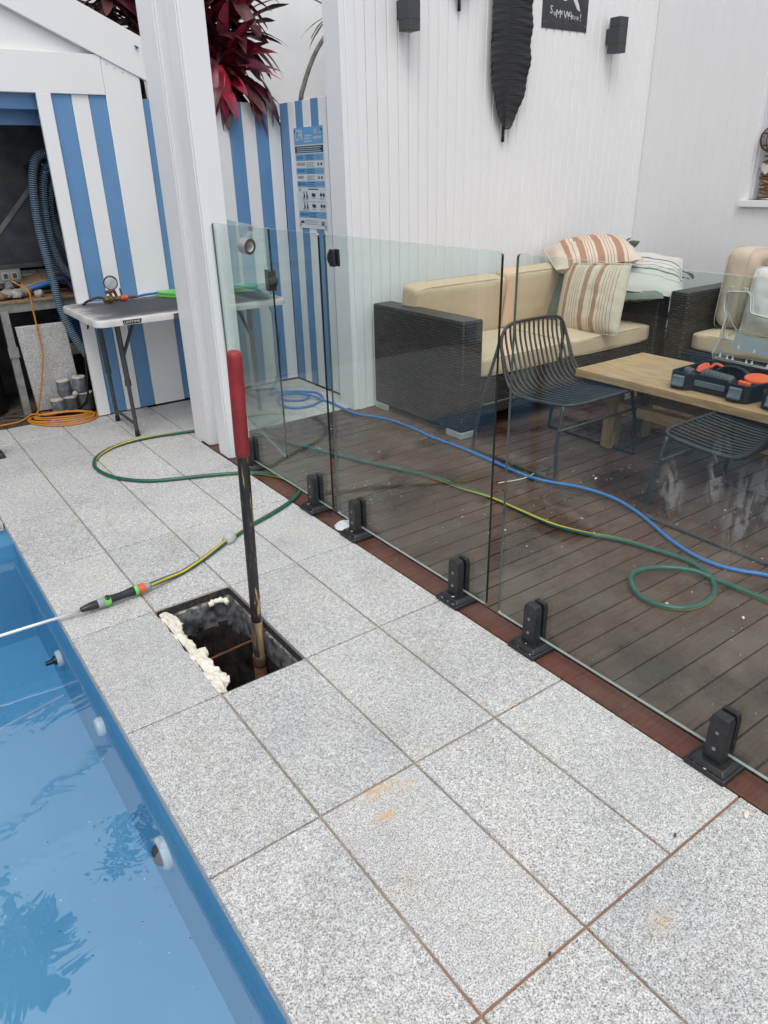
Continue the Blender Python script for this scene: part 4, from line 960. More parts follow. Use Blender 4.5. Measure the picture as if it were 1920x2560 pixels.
# ------------------------------------------------------------------ bits lying about
def bits():
    b = MB(); b.lathe([(.0, .006), (.020, .006), (.024, .012), (.036, .014), (.044, .008), (.050, 0), (.0, 0)][::-1], (.963, -1.640, .0), (0, 0, 1), 20)
    for v in b.v: v += Vector((fuzz(v*50, 1, .004), fuzz(v*50+Vector((7, 0, 0)), 1, .004), 0))
    tag(b.build('plaster_cap', 'signwhite', smooth=50), 'round white plaster cap broken beside a fence spigot', 'cap')
    def shard(x, y, s, mat, lab, name, cat):
        rr = random.Random(int(x*1e4)); n = 7; poly = [(s*rr.uniform(.6, 1)*math.cos(2*math.pi*k/n), s*.5*rr.uniform(.6, 1)*math.sin(2*math.pi*k/n)) for k in range(n)]
        b = MB(); b.prism(poly, (x, y, .0012), (1, .4, 0), (-.4, 1, 0), s*.35); tag(b.build(name, mat, bevel=s*.08), lab, cat)
    shard(.857, -3.645, .016, 'foam', 'pale shell-like chip on the paver beside the deck border', 'chip', 'chip')
    shard(.663, -3.575, .009, 'darkgrey', 'dark pebble on the paver by the stained joint, right one', 'pebble', 'pebble')
    shard(.196, -3.597, .008, 'darkgrey', 'dark pebble sitting in the rusty cross joint, left one', 'pebble', 'pebble')
    shard(.263, -3.612, .005, 'darkgrey', 'smallest dark pebble just right of the rusty joint', 'pebble', 'pebble')
    shard(2.30, -1.99, .014, 'foam', 'pale crumb on the deck in front of the coffee table leg', 'chip', 'chip')
    shard(1.68, -3.16, .012, 'foam', 'thin white sliver on the deck below the hose loop', 'chip', 'chip')
    # dry twig and green leaf under the chair
    b = MB(); b.tube(spline([(1.86, -1.72, .004), (2.0, -1.76, .006), (2.12, -1.74, .005)], 5), .0025, 6); tag(b.build('dry_twig', 'foam', smooth=180), 'thin pale dry twig on the deck under the wire chair', 'twig')
    b = MB(); b.grid(lambda u, v: (2.165+u*.07, -1.735+(v-.5)*.035*math.sin(math.pi*min(.98, max(.02, u))), .004+.01*u*(1-u)), 8, 4); tag(b.build('fallen_leaf', 'leaf', smooth=180), 'small green leaf fallen on the deck under the wire chair', 'leaf')
    # sawdust and plaster crumbs: nobody could count them
    rr = random.Random(21); b = MB()
    for k in range(650):
        x, y = rr.uniform(1.03, 2.6), rr.uniform(-3.9, -.3)
        if fuzz((x*1.3, y*1.3, 4)) < -.15: continue
        s = rr.uniform(.0008, .0026)*(2.0 if rr.random() < .05 else 1); a = rr.uniform(0, 6.28); l = s*rr.uniform(1, 4 if rr.random() < .3 else 1.4)
        c_, s_ = math.cos(a), math.sin(a)
        b.add([(x+c_*l-s_*s, y+s_*l+c_*s, 0), (x-c_*l-s_*s, y-s_*l+c_*s, 0), (x-c_*l+s_*s, y-s_*l-c_*s, 0), (x, y, s*1.1)], [(0, 1, 3), (1, 2, 3), (2, 0, 3)])
    tag(b.build('sawdust', 'foam', loc=(1.8, -2, 0)), 'pale plaster crumbs and sawdust scattered over the dark deck', 'debris', kind='stuff')
    # floating bits in the pool
    b = MB()
    for k in range(60):
        x, y = rr.uniform(-1.2, -.32), rr.uniform(-3.6, -1.2); s = rr.uniform(.0008, .0022)
        b.lathe([(s, 0), (s*.6, s*.5), (0, s*.6)], (x, y, -.1245), (0, 0, 1), 5)
    for k in range(90):
        x, y = rr.uniform(-1.2, -.32), rr.uniform(-3.6, -1.0); s = rr.uniform(.0008, .0022)
        b.lathe([(s, 0), (s*.6, s*.5), (0, s*.6)], (x, y, -.1245), (0, 0, 1), 5, 1)
    tag(b.build('floating_specks', ['darkpanel', 'signwhite'], loc=(-.7, -2.4, -.125)), 'dark and pale specks floating on the blue pool water', 'debris', kind='stuff')
    b = MB(); b.tube(spline([(-.80, -2.40, -.124), (-.76, -2.395, -.122), (-.70, -2.385, -.1225)], 5), .003, 6); tag(b.build('floating_twig', 'deadleaf', smooth=180), 'short brown twig floating at the left edge of the pool', 'twig')
bits()

# ------------------------------------------------------------------ folding table and what lies on it
def folding_table():
    x0, x1, y0, y1, zt = .452, 1.668, .045, .800, .757
    cx_, cy_ = (x0+x1)/2, (y0+y1)/2
    T = thing('folding_table', 'white plastic folding table with grimy dark top against the striped shed', 'table', (cx_, cy_, 0))
    def rr(hx, hy, r, n=5):
        out = []
        for (sx, sy, a0) in ((1, 1, 0), (-1, 1, 90), (-1, -1, 180), (1, -1, 270)):
            for k in range(n+1):
                a = R(a0+90*k/n); out.append((sx*(hx-r)+r*math.cos(a), sy*(hy-r)+r*math.sin(a)))
        return out
    hx, hy = (x1-x0)/2, (y1-y0)/2
    b = MB(); loops = []
    for (ins, z) in ((.012, zt-.039), (.0, zt-.037), (0, zt-.008), (.004, zt-.0018), (.012, zt)):
        p = rr(hx-ins, hy-ins, .065); o = len(b.v); b.v += [Vector((x, y, z)) for x, y in p]; loops.append((o, len(p)))
    for i in range(len(loops)-1):
        o, n = loops[i]; q = loops[i+1][0]
        for k in range(n): b.f.append((o+k, o+(k+1) % n, q+(k+1) % n, q+k)); b.m.append(0)
    o, n = loops[-1]; b.f.append(tuple(o+k for k in range(n))); b.m.append(1)
    o, n = loops[0]; b.f.append(tuple(o+k for k in range(n))[::-1]); b.m.append(0)
    top = b.build('table_top', ['hdpe', 'ttop'], T, smooth=50, world=False)
    lb = MB(); lb.prism([(-.05, 0), (.05, 0), (.055, .024), (-.055, .024)], (-.405, -hy-.0006, zt-.033), (1, 0, 0), (0, 0, 1), .0012); pl = lb.build('name_plate', 'blackplastic', top, world=False)
    text_mb('LIFETIME', .018, (-.450, -hy-.0020, zt-.027), (1, 0, 0), (0, 0, 1), .0006, width=.09).build('lettering', 'signwhite', top, world=False)
    dk = MB(); dk.box((-.16, -hy-.0012, zt-.038), (-.10, -hy-.0002, zt-.006)); dk.build('scorch_mark', 'ttop_burn', top, bevel=.004, world=False)
    for (lx, tl) in ((.634-cx_, 0), (1.49-cx_, 0)):
        for ly in (.247-cy_, .744-cy_-.10):
            L = MB(); L.tube([(lx-.012, ly, zt-.039), (lx-.004, ly, .33)], .0165, 12); L.tube([(lx-.0045, ly, .36), (lx-.004, ly, .325)], .0195, 12); L.tube([(lx-.004, ly, .34), (lx, ly, .02)], .0125, 12)
            lg = L.build('leg', 'charcoal_leg', T, smooth=50, world=False)
            f = MB(); f.lathe([(.0155, 0), (.0165, .004), (.015, .035), (.0125, .037)], (lx, ly, 0), (0, 0, 1), 12); f.build('foot_cap', 'blackplastic', lg, smooth=40, world=False)
        s = MB(); s.tube([(lx, .247-cy_, .075), (lx, .644-cy_, .075)], .010, 10); s.build('cross_bar', 'charcoal_leg', T, smooth=50, world=False)
        for ly in (.235-cy_, .262-cy_):
            d = MB(); dx = .22 if lx < 0 else -.22
            d.tube([(lx-.006, ly, .50), (lx+dx*.42, ly, zt-.05)], .0065, 8); d.build('brace', 'charcoal_leg', T, smooth=50, world=False)
    # pressure gauge rig
    G = thing('pressure_gauge_rig', 'brass valve manifold with round dial gauge on the folding table', 'gauge', (.76, .66, zt))
    a = Vector((.68, .640, zt+.026)); e = Vector((.905, .70, zt+.016)); ax = (e-a).normalized()
    b = MB(); b.lathe([(.012, 0), (.018, .004), (.018, .018), (.014, .020), (.014, .028), (.022, .032), (.024, .05), (.018, .056), (.014, .075), (.016, .085), (.014, .10), (.011, .12), (.011, .15)], a, ax, 16); b.build('manifold', 'brass', G, smooth=40)
    c = a+ax*.055
    b = MB(); b.tube([c, c+Vector((0, 0, .035))], .010, 10); b.tube([c+ax*.045, c+ax*.03+Vector((0, 0, .04)), c+Vector((.004, 0, .055))], .009, 8); b.tube([c+Vector((-.03, 0, .045)), c+Vector((.03, 0, .05))], .011, 8); b.build('valve_stem', 'rust', G, smooth=50)
    gx_ = Vector((-.30, -.93, -.1)).normalized(); gc = c+Vector((.012, 0, .098))
    b = MB(); b.lathe([(.034, -.022), (.042, -.020), (.043, .008), (.040, .011), (.037, .009)], gc, gx_, 28); b.build('gauge_case', 'blackplastic', G, smooth=40)
    b = MB(); b.lathe([(.0372, .0098), (.036, .0102), (0, .0102)], gc, gx_, 28); f = b.build('dial', 'dial', G, smooth=40)
    up = Vector((0, 0, 1)); rt = gx_.cross(up).normalized()*-1
    b = MB(); b.beam(gc+gx_*.0112-rt*.013-up*.016, gc+gx_*.0112+rt*.016+up*.020, .0022, .0006); b.build('needle', 'blackplastic', f)
    b = MB(); b.tube([c+ax*.075+Vector((0, 0, .012)), c+ax*.075+Vector((-.004, 0, .062))], .0045, 8); b.build('lever', 'darkgrey', G, smooth=50)
    b = MB(); b.lathe([(.012, .118), (.017, .120), (.0185, .128), (.0165, .136), (.0185, .144), (.0165, .152), (.018, .160), (.012, .166)], a, ax, 16); b.build('orange_coupling', 'redplastic', G, smooth=40)
    b = MB(); b.lathe([(.009, .16), (.009, .19), (.011, .192), (.011, .205), (.0085, .21), (.0085, .235)], a, ax, 12); b.build('hose_barb', 'rustring', G, smooth=40)
    b = MB(); b.tube(spline([c+Vector((-.02, .01, .0)), c+Vector((-.07, .05, .012)), c+Vector((-.13, .06, -.005)), c+Vector((-.17, .03, -.018))], 6), .008, 10); b.build('stub_hose', 'blackplastic', G, smooth=180)
    # lime tray
    t = MB(); poly = [(1.055, .735), (1.045, .66), (1.11, .545), (1.36, .53), (1.38, .71)]
    t.prism([(x, y) for x, y in poly], (0, 0, zt+.002), (1, 0, 0), (0, 1, 0), .014); t.prism([(x*.985+.0182, y*.985+.0098) for x, y in poly], (0, 0, zt+.019), (1, 0, 0), (0, 1, 0), .016); t.box((1.13, .58, zt+.015), (1.35, .70, zt+.02))
    tag(t.build('plastic_tray', 'lime', bevel=.004), 'lime green plastic tray on the folding table beside the post', 'tray')
M['charcoal_leg'] = pm('table_leg_paint', (.045, .047, .052), (.06, .062, .066), 30, rough=.5)
M['ttop_burn'] = pm('scorch', (.03, .03, .035), (.12, .11, .11), 30, rough=.6)
M['dial'] = pm('gauge_dial', (.58, .60, .62), (.48, .50, .52), 40, rough=.3)
folding_table()

# ------------------------------------------------------------------ inside the shed
def shed_contents():
    F = thing('steel_rack', 'weathered steel rack with timber shelf inside the dark shed', 'rack', (.3, 1.3, 0))
    def part(name, a, b_, mat='greymetal', bev=.002): q = MB(); q.box(a, b_); return q.build(name, mat, F, bevel=bev)
    part('front_beam', (-1.4, 1.205, .682), (.95, 1.235, .742)); part('shelf_board', (-1.4, 1.236, .742), (.95, 1.585, .758), 'woodold')
    part('front_edge', (-1.4, 1.19, .743), (.95, 1.235, .760), 'woodold'); part('back_rail', (-1.4, 1.555, .80), (1.1, 1.585, .905)); part('low_beam', (.36, 1.28, .345), (.95, 1.31, .40)); part('low_shelf', (.36, 1.31, .40), (.95, 1.58, .412), 'woodold')
    part('post', (.158, 1.165, .0), (.205, 1.205, .70)); part('post', (-1.0, 1.165, .0), (-.95, 1.205, .70)); part('post_splice', (.150, 1.158, .40), (.213, 1.165, .47))
    # back ledge
    part('ledge', (-1.4, 1.52, .925), (1.1, 1.60, .955), 'fibro')
    # granite offcut leaning on the rack
    b = MB(); u = Vector((.305, -.015, 0)); t = Vector((-.035, -.085, .585)).normalized()*.60
    o = Vector((.255, 1.205, .006)); nn = u.cross(t).normalized()*-.03
    A = [o, o+u, o+u+t, o+t]; B_ = [p-nn*-1 for p in A]; A = [p for p in A]
    b.add(A+[p+Vector((.0, .028, .004)) for p in A], [(0,1,2,3),(7,6,5,4),(0,4,5,1),(1,5,6,2),(2,6,7,3),(3,7,4,0)])
    for i in range(len(b.v)):
        pass
    tag(b.build('granite_offcut', 'granite_slab', bevel=.002), 'speckled granite paver leaning upright against the steel rack', 'paver')
    # concrete cores
    cores = [(.372, 1.10, 0, .045, .095, 0, 'concrete'), (.458, 1.085, 0, .047, .105, 1, 'concrete_dark'), (.553, 1.06, 0, .049, .125, 2, 'concrete_dark'), (.436, 1.115, .112, .045, .105, 3, 'concrete'), (.533, 1.075, .130, .047, .105, 4, 'concrete')]
    labs = ['squat pale concrete core, leftmost of the bottom row beside the slab', 'dark concrete core with rough brown top, middle of bottom row', 'dark wet concrete core, bottom row beside the white door board', 'pale concrete core, left one stacked on top of two others', 'pale concrete core with chipped white top, right one of the top pair']
    for (x, y, z, r, h, k, mat) in cores:
        b = MB(); n = 22
        b.lathe([(r*.96, 0), (r, .004), (r, h*.5), (r*.995, h-.006), (r*.97, h-.001), (r*.6, h+.004*(k % 2)), (0, h)], (x, y, z), (0, 0, 1), n, [0, 0, 0, 1, 1, 1])
        for v in b.v: v += Vector((fuzz(v*70, 1, .003), fuzz(v*70+Vector((4, 0, 0)), 1, .003), fuzz(v*50+Vector((4, 9, 0)), 1, .004) if v.z > z+h*.8 else 0))
        tag(b.build('concrete_core', [mat, 'concrete_top'], smooth=50), labs[k], 'concrete core', 'drilled concrete cores stacked by the shed door')
    b = MB(); b.lathe([(.0, 0), (.018, .003), (.02, .016), (.010, .028), (0, .03)], (.488, 1.055, .112), (0, 0, 1), 9)
    for v in b.v: v += Vector((fuzz(v*90, 1, .006), fuzz(v*90+Vector((3, 3, 0)), 1, .006), 0))
    tag(b.build('rubble_chip', 'concrete_top'), 'small pale rubble chip between the lower concrete cores', 'rubble')
    # ribbed vacuum hose hung in loops
    def ribbed(pts, r, mb, pitch=.0125):
        sp = spline(pts, 12); L = [0]
        for i in range(1, len(sp)): L.append(L[-1]+(sp[i]-sp[i-1]).length)
        n = int(L[-1]/pitch)*3; out = []; j = 0
        for k in range(n+1):
            d = L[-1]*k/n
            while j < len(L)-2 and L[j+1] < d: j += 1
            f = (d-L[j])/max(1e-9, L[j+1]-L[j]); out.append(sp[j].lerp(sp[j+1], f))
        o = len(mb.f); mb.tube(out, [r*.84 if k % 3 == 0 else r for k in range(n+1)], 10)
        for q in range(n*10):
            if (q//10) % 3 != 1: mb.m[o+q] = 1
    b = MB()
    ribbed([(.72, 1.16, 1.50), (.66, 1.14, 1.60), (.585, 1.12, 1.615), (.525, 1.10, 1.54), (.495, 1.10, 1.38), (.487, 1.10, 1.20), (.497, 1.10, 1.02), (.508, 1.10, .86), (.512, 1.09, .72), (.545, 1.07, .55), (.60, 1.04, .40), (.66, 1.0, .28), (.74, .98, .18)], .027, b)
    ribbed([(.76, 1.20, 1.44), (.70, 1.18, 1.55), (.635, 1.16, 1.56), (.58, 1.15, 1.46), (.555, 1.15, 1.30), (.553, 1.15, 1.14), (.575, 1.16, 1.0), (.63, 1.18, .90), (.72, 1.2, .85), (.84, 1.22, .84)], .027, b)
    ribbed([(.80, 1.24, 1.40), (.735, 1.22, 1.50), (.675, 1.20, 1.50), (.615, 1.19, 1.40), (.60, 1.20, 1.26), (.625, 1.22, 1.12), (.69, 1.24, 1.03), (.80, 1.26, .99)], .027, b)
    ribbed([(.61, 1.22, 1.36), (.63, 1.24, 1.22), (.69, 1.26, 1.12), (.80, 1.28, 1.07)], .027, b)
    ribbed([(.535, 1.20, 1.10), (.56, 1.22, .98), (.63, 1.24, .90), (.72, 1.26, .86)], .026, b)
    H = thing('vacuum_hose', 'grey blue ribbed pool vacuum hose hung in loops inside the shed', 'hose', (.6, 1.2, .2)); b.build('hose', ['vac', 'vacdark'], H, smooth=None)
    tie = MB(); tie.tube(spline([(.575, 1.09, 1.565), (.60, 1.085, 1.54), (.65, 1.09, 1.555)], 5), .004, 6); tie.tube(spline([(.575, 1.09, 1.515), (.605, 1.085, 1.52), (.66, 1.09, 1.55)], 5), .004, 6); tie.build('rope_tie', 'bluehose', H, smooth=180)
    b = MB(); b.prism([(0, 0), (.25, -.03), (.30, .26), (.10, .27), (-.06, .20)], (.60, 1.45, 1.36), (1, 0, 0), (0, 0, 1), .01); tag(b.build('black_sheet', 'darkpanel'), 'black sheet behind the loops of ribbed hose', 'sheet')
    # power outlet on the back rail
    O = thing('power_outlet', 'grey double weatherproof power outlet on the rack rail', 'outlet', (.33, 1.54, .85))
    b = MB(); b.box((.245, 1.50, .835), (.395, 1.555, .925)); b.build('housing', 'greyplastic', O, bevel=.006)
    for x in (.268, .325):
        s = MB(); s.box((x, 1.492, .855), (x+.05, 1.5, .91)); q = s.build('socket_cover', 'signpale_cap', O, bevel=.003)
        r = MB(); r.box((x+.012, 1.488, .868), (x+.038, 1.492, .898)); r.build('rocker', 'darkgrey', q, bevel=.001)
    b = MB(); b.lathe([(.026, 0), (.028, .006), (.028, .05), (.024, .055), (0, .055)], (.30, 1.49, .83), (-.1, -.8, -.55), 16); b.build('plug', 'greyplastic', O, smooth=40)
    b = MB(); b.tube([(.396, 1.53, .875), (1.05, 1.53, .875)], .013, 10); b.build('conduit', 'greymetal', O, smooth=50)
    b = MB(); b.box((.50, 1.512, .855), (.515, 1.55, .90)); b.build('saddle_clip', 'charcoal', O, bevel=.002)
    # brush, pipe, rags
    Bq = thing('pool_brush', 'worn pool brush with tan bristles and blue back on the shelf', 'brush', (.50, 1.38, .80))
    b = MB(); b.grid(lambda u, v: (.36+.30*u, 1.36+.05*math.sin(v*math.pi), .80+.035+.045*math.sin(u*math.pi)*.8+.035*math.cos(v*math.pi)), 16, 8)
    b.build('bristles', 'bristle', Bq, smooth=80)
    b = MB(); b.tube(spline([(.37, 1.37, .795), (.50, 1.36, .825), (.63, 1.36, .85), (.70, 1.36, .84)], 6), .018, 10); b.build('brush_back', 'bluehose', Bq, smooth=180)
    b = MB(); b.tube(spline([(.58, 1.34, .85), (.63, 1.33, .855), (.66, 1.32, .82), (.67, 1.31, .775)], 6), .021, 14, caps=False); b.tube([(.66, 1.44, .79), (.76, 1.42, .79)], .02, 12); tag(b.build('pipe_elbow', 'bluepipe', smooth=180), 'dark blue pipe elbow lying on the rack shelf', 'pipe')
    b = MB(); b.tube([(.69, 1.30, .80), (.72, 1.27, .80)], .018, 12); tag(b.build('pipe_offcut', 'darkgrey', smooth=50), 'short dark pipe offcut next to the white door board', 'pipe')
    for (x, y, z, s, mat, lab, nm) in ((.24, 1.30, .79, .055, 'rag', 'crumpled grey rag at the left of the rack shelf', 'rag'), (.30, 1.27, .785, .045, 'concrete_top', 'pale crumpled glove on the front of the rack shelf', 'glove'), (.345, 1.33, .79, .050, 'rag', 'second grey rag piled behind the pale glove', 'rag'), (.435, 1.255, .775, .035, 'concrete_top', 'pale curved offcut lying right of the hanging orange cord', 'offcut'), (.20, 1.26, .775, .04, 'deadleaf', 'brownish rag at the shelf corner near the steel post', 'rag')):
        b = MB(); b.lathe([(max(1e-6, s*math.sin(math.pi*i/10)), -s*.55*math.cos(math.pi*i/10)) for i in range(11)], (x, y, z), (0, 0, 1), 16)
        for v in b.v: v += Vector((fuzz(v*34+Vector((x*40, 0, 0)), 1, s*.55), fuzz(v*34+Vector((7, x*30, 0)), 1, s*.4), fuzz(v*34+Vector((1, 2, x*50)), 1, s*.4)))
        lo_ = min(v.z for v in b.v)
        for v in b.v: v.z += .759-lo_
        tag(b.build(nm, mat, smooth=60), lab, 'offcut' if nm == 'offcut' else nm)
    b = MB(); b.box((.56, 1.33, .413), (.92, 1.55, .57)); tub = b.build('storage_tub', 'bluepipe', bevel=.01); tag(tub, 'dark blue tub with lighter lid on the lower shelf', 'tub')
    b = MB(); b.box((.55, 1.32, .571), (.93, 1.56, .60)); b.build('lid', 'bluehose', tub, bevel=.006)
    b = MB(); b.lathe([(.19, 0), (.20, .02), (.21, .3), (.22, .52), (.225, .56), (.2, .58), (0, .585)], (-.10, 1.45, 0), (0, 0, 1), 30); bn = b.build('drum', 'darkpanel', smooth=40); tag(bn, 'black plastic drum under the rack at the far left', 'drum')
    b = MB(); b.tube([(-.10+.2135*math.cos(a), 1.45+.2135*math.sin(a), .32) for a in [2*math.pi*i/30 for i in range(30)]], .003, 6, True); b.build('blue_band', 'bluehose', bn, smooth=180)
    # small clod scatter
    rr = random.Random(8); b = MB()
    for k in range(220):
        x, y = rr.uniform(-.4, .62), rr.uniform(.93, 1.5); s = rr.uniform(.003, .012)
        o = len(b.v); b.lathe([(s*.8, 0), (s, s*.5), (0, s)], (x, y, -.004), (0, 0, 1), 5)
    tag(b.build('dirt_clods', 'dirt', loc=(.1, 1.2, 0)), 'loose dirt crumbs at the shed threshold', 'debris', kind='stuff')
shed_contents()

# ------------------------------------------------------------------ wall pieces
def wall_things():
    yw = -.1690
    def lamp(x0, x1, z0, z1, label):
        L = thing('wall_lamp', label, 'lamp', ((x0+x1)/2, yw, (z0+z1)/2), 0, 'up and down wall lamps'); w_ = x1-x0; xm = (x0+x1)/2
        b = MB(); b.box((x0, yw-.125, z0), (x1, yw-.035, z1)); b.build('body', 'charcoal', L, bevel=.003)
        b = MB(); b.box((x0+.012, yw-.035, (z0+z1)/2-.045), (x1-.012, yw+.0, (z0+z1)/2+.045)); b.build('bracket', 'charcoal', L, bevel=.002)
        for z in (z0+.055, z1-.055):
            b = MB(); b.box((x0-.0006, yw-.1256, z-.0012), (x1+.0006, yw-.0345, z+.0012)); b.build('groove', 'darkpanel', L)
        b = MB(); b.box((x0+.01, yw-.115, z0-.0008), (x1-.01, yw-.045, z0+.002)); b.build('lens', 'darkgrey', L)
    lamp(2.385, 2.475, 2.210, 2.43, 'charcoal wall lamp left of the big black leaf'); lamp(4.25, 4.34, 2.205, 2.42, 'charcoal wall lamp right of the slate sign')
    # big black leaf
    def leaf(cx_, zb, zt, hw, label, ph):
        Lf = thing('leaf_ornament', label, 'ornament', (cx_, yw-.02, zb), 0, 'black leaf wall ornaments')
        def fn(u, v):
            t = u; s = 2*v-1
            wdt = hw*(math.sin(math.pi/2*min(1, (.015+t)/.42))**.72)*(1-.10*max(0, t-.5))
            rip = .0028*math.sin(t*150+ph+abs(s)*5)*abs(s)+.007*math.sin(t*34+ph+abs(s)*1.5)*s*s
            edge = 1+.022*math.sin(t*34+ph+(0 if s > 0 else 1.3))
            return (cx_+s*wdt*edge+.012*math.sin(t*2.2), yw-.012-.035*abs(s)*(1-.2*abs(s))-rip-.01, zb+.07+(zt-zb-.07)*t)
        b = MB(); b.grid(fn, 150, 22)
        o = b.build('blade', 'leafdecor', Lf, smooth=180); md = o.modifiers.new('solid', 'SOLIDIFY'); md.thickness = .004
        b = MB(); b.tube([(cx_+.012*math.sin(t*2.2) if t > 0 else cx_, yw-.018, zb+.07+(zt-zb-.07)*t if t > 0 else zb+.07+t) for t in (-.075, -.03, 0.01, .2, .4, .6, .8, .95)], [.011, .010, .009, .008, .007, .006, .005, .003], 8); b.build('midrib', 'leafdecor', Lf, smooth=180)
    leaf(3.275, 1.645, 2.78, .178, 'large black metal banana leaf on the white board wall', 0.3)
    leaf(2.86, 2.355, 3.4, .165, 'second black leaf whose stem just shows at the picture top', 1.7)
    # slate sign
    S = thing('slate_sign', 'dark sign with SOMEWHERE! lettering and a cut out palm island', 'sign', (3.82, yw, 2.3))
    x0, x1, z0, z1 = 3.600, 4.048, 2.322, 2.76; yf = yw-.0035
    b = MB(); b.box((x0, yf, z0), (x1, yw, z1)); b.build('plate', 'slate', S)
    W_ = 'signwhite'; L = x1-x0; k = 0
    letters = [('S', .16, .075, .01), ('o', .235, .055, .0), ('M', .295, .078, -.01), ('e', .395, .055, .01), ('W', .455, .075, -.01), ('H', .56, .068, -.012), ('e', .64, .055, -.006), ('r', .705, .055, -.012), ('e', .75, .055, -.01), ('!', .83, .07, -.012)]
    for (ch, fx, sz, dz) in letters:
        text_mb(ch, sz*.86, (x0+L*fx, yf-.0005, z0+.075+dz), (1, 0, 0), (0, 0, 1), .0008).build('letter', W_, S)
    b = MB(); isl = [(.19, .175), (.30, .195), (.42, .205), (.50, .205), (.55, .19), (.50, .165), (.44, .165), (.40, .175), (.32, .17), (.25, .165)]
    b.prism([(a*L, c) for a, c in isl], (x0, yf-.0002, z0), (1, 0, 0), (0, 0, 1), .0008); b.build('island', W_, S)
    b = MB(); b.prism([(a*L, c) for a, c in [(.56, .225), (.68, .215), (.78, .155), (.82, .115), (.75, .125), (.66, .165), (.60, .185), (.66, .185), (.72, .165), (.66, .205)][:5]], (x0, yf-.0002, z0), (1, 0, 0), (0, 0, 1), .0008); b.build('boat', W_, S)
    for (ax_, bx_) in (((.47, .21), (.36, .37)), ((.53, .21), (.52, .36))):
        for q in range(9):
            f = q/8; cx_ = x0+L*(ax_[0]+(bx_[0]-ax_[0])*f); cz = z0+ax_[1]+(bx_[1]-ax_[1])*f
            b = MB(); b.box((cx_-.009, yf-.001, cz-.0055), (cx_+.009, yf-.0002, cz+.0055)); b.build('palm_trunk', W_, S)
    b = MB(); b.beam((x0+L*.78, yf-.0006, z0+.33), (x0+L*.92, yf-.0006, z0+.28), .0008, .012); b.build('stroke', W_, S)
    for xx in (x0+.02, x1-.02):
        b = MB(); b.lathe([(.004, 0), (.004, .002), (0, .002)], (xx, yf, z0+.035), (0, -1, 0), 8); b.build('screw', 'greymetal', S)
    # CPR chart on the striped return wall (faces -X)
    X = 2.1215; C = thing('safety_chart', 'blue and white CPR instruction chart screwed to the striped wall', 'sign', (X, .45, 1.12))
    ya, yb_, za, zb_ = .636, .262, 1.128, 1.752; Wd = ya-yb_; Ht = zb_-za
    b = MB(); b.box((X, yb_, za), (X+.004, ya, zb_)); pl = b.build('plate', 'signwhite', C)
    def band(n, f0, f1, mat, name='band', g0=.02, g1=.98):
        b = MB(); b.box((X-.0008, ya-Wd*g1, zb_-Ht*f1), (X-.0001, ya-Wd*g0, zb_-Ht*f0)); return b.build(name, mat, C)
    band(0, .0, .165, 'signblue', g0=.0, g1=1.0); band(0, .178, .245, 'signnavy', g0=.01, g1=.99)
    rows = [(.255, .32, 'signblue', 'DANGER'), (.325, .385, None, 'RESPONSE'), (.39, .45, 'signblue', 'SEND FOR HELP'), (.455, .515, None, 'AIRWAY'), (.52, .58, 'signblue', 'BREATHING'), (.825, .89, 'signblue', 'DEFIBRILLATION')]
    def tx(s, size, fy, fz, mat, wdt=None): text_mb(s, size, (X-.0010, ya-Wd*fy, zb_-Ht*fz), (0, -1, 0), (0, 0, 1), .0006, width=wdt).build('lettering', mat, C)
    def bars(fy0, fy1, fz0, n, dz, mat, th=.0045):
        for i in range(n):
            b = MB(); b.box((X-.0013, ya-Wd*(fy1-.04*(i % 2)), zb_-Ht*(fz0+dz*i)-th), (X-.0010, ya-Wd*fy0, zb_-Ht*(fz0+dz*i))); b.build('text_line', mat, C)
    tx('CPR', .095, .05, .125, 'signwhite', Wd*.27); bars(.36, .62, .075, 3, .026, 'signpale', .009); tx('SPASA', .03, .72, .075, 'signpale', Wd*.24)
    b = MB(); b.box((X-.0013, ya-Wd*.94, zb_-Ht*.118), (X-.0009, ya-Wd*.68, zb_-Ht*.092)); b.build('logo_bar', 'signpale', C)
    b = MB(); b.prism([(0, .03), (.012, 0), (.045, .035), (.03, .035), (.014, .016), (.008, .03)], (X-.0009, ya-Wd*.69, zb_-Ht*.075), (0, -1, 0), (0, 0, 1), .0005); b.build('logo', 'signpale', C)
    bars(.08, .92, .190, 3, .019, 'signpale', .005)
    for (f0, f1, mat, s) in rows:
        if mat: band(0, f0, f1, mat)
        tx(s, .026, .06, f1-.018, 'signnavy', Wd*min(.28, .032*len(s)+.02)); bars(.38, .66, f0+.012, 3, .017, 'signnavy' if mat else 'signgrey', .0035)
        for q in range(2):
            b = MB(); b.lathe([(.011, 0), (.011, .0005), (.007, .0005), (.007, 0)], (X-.0009, ya-Wd*(.80+.10*q), zb_-Ht*(f0+f1)/2), (-1, 0, 0), 12); b.build('pictogram', 'signpale' if mat else 'signgrey', C)
    tx('CPR', .024, .06, .62, 'signnavy', Wd*.09); bars(.40, .75, .595, 1, .02, 'signnavy', .006)
    for fz in (.655, .765):
        for (fy, k) in ((.24, 0), (.34, 1), (.58, 2)):
            b = MB(); b.prism([(-.012, -.02), (.010, -.02), (.014, -.005), (.006, .006), (.004, .022), (-.006, .018), (-.004, .0)] if k != 2 else [(-.025, -.01), (.02, -.014), (.026, .008), (.008, .006), (-.006, .012), (-.022, .008)], (X-.0009, ya-Wd*fy, zb_-Ht*fz), (0, -1, 0), (0, 0, 1), .0005); b.build('pictogram', 'signnavy', C)
        for q in range(2):
            b = MB(); b.lathe([(.014, 0), (.014, .0005), (.010, .0005), (.010, 0)], (X-.0009, ya-Wd*(.84+.09*q), zb_-Ht*fz), (-1, 0, 0), 14); b.build('pictogram', 'signblue', C)
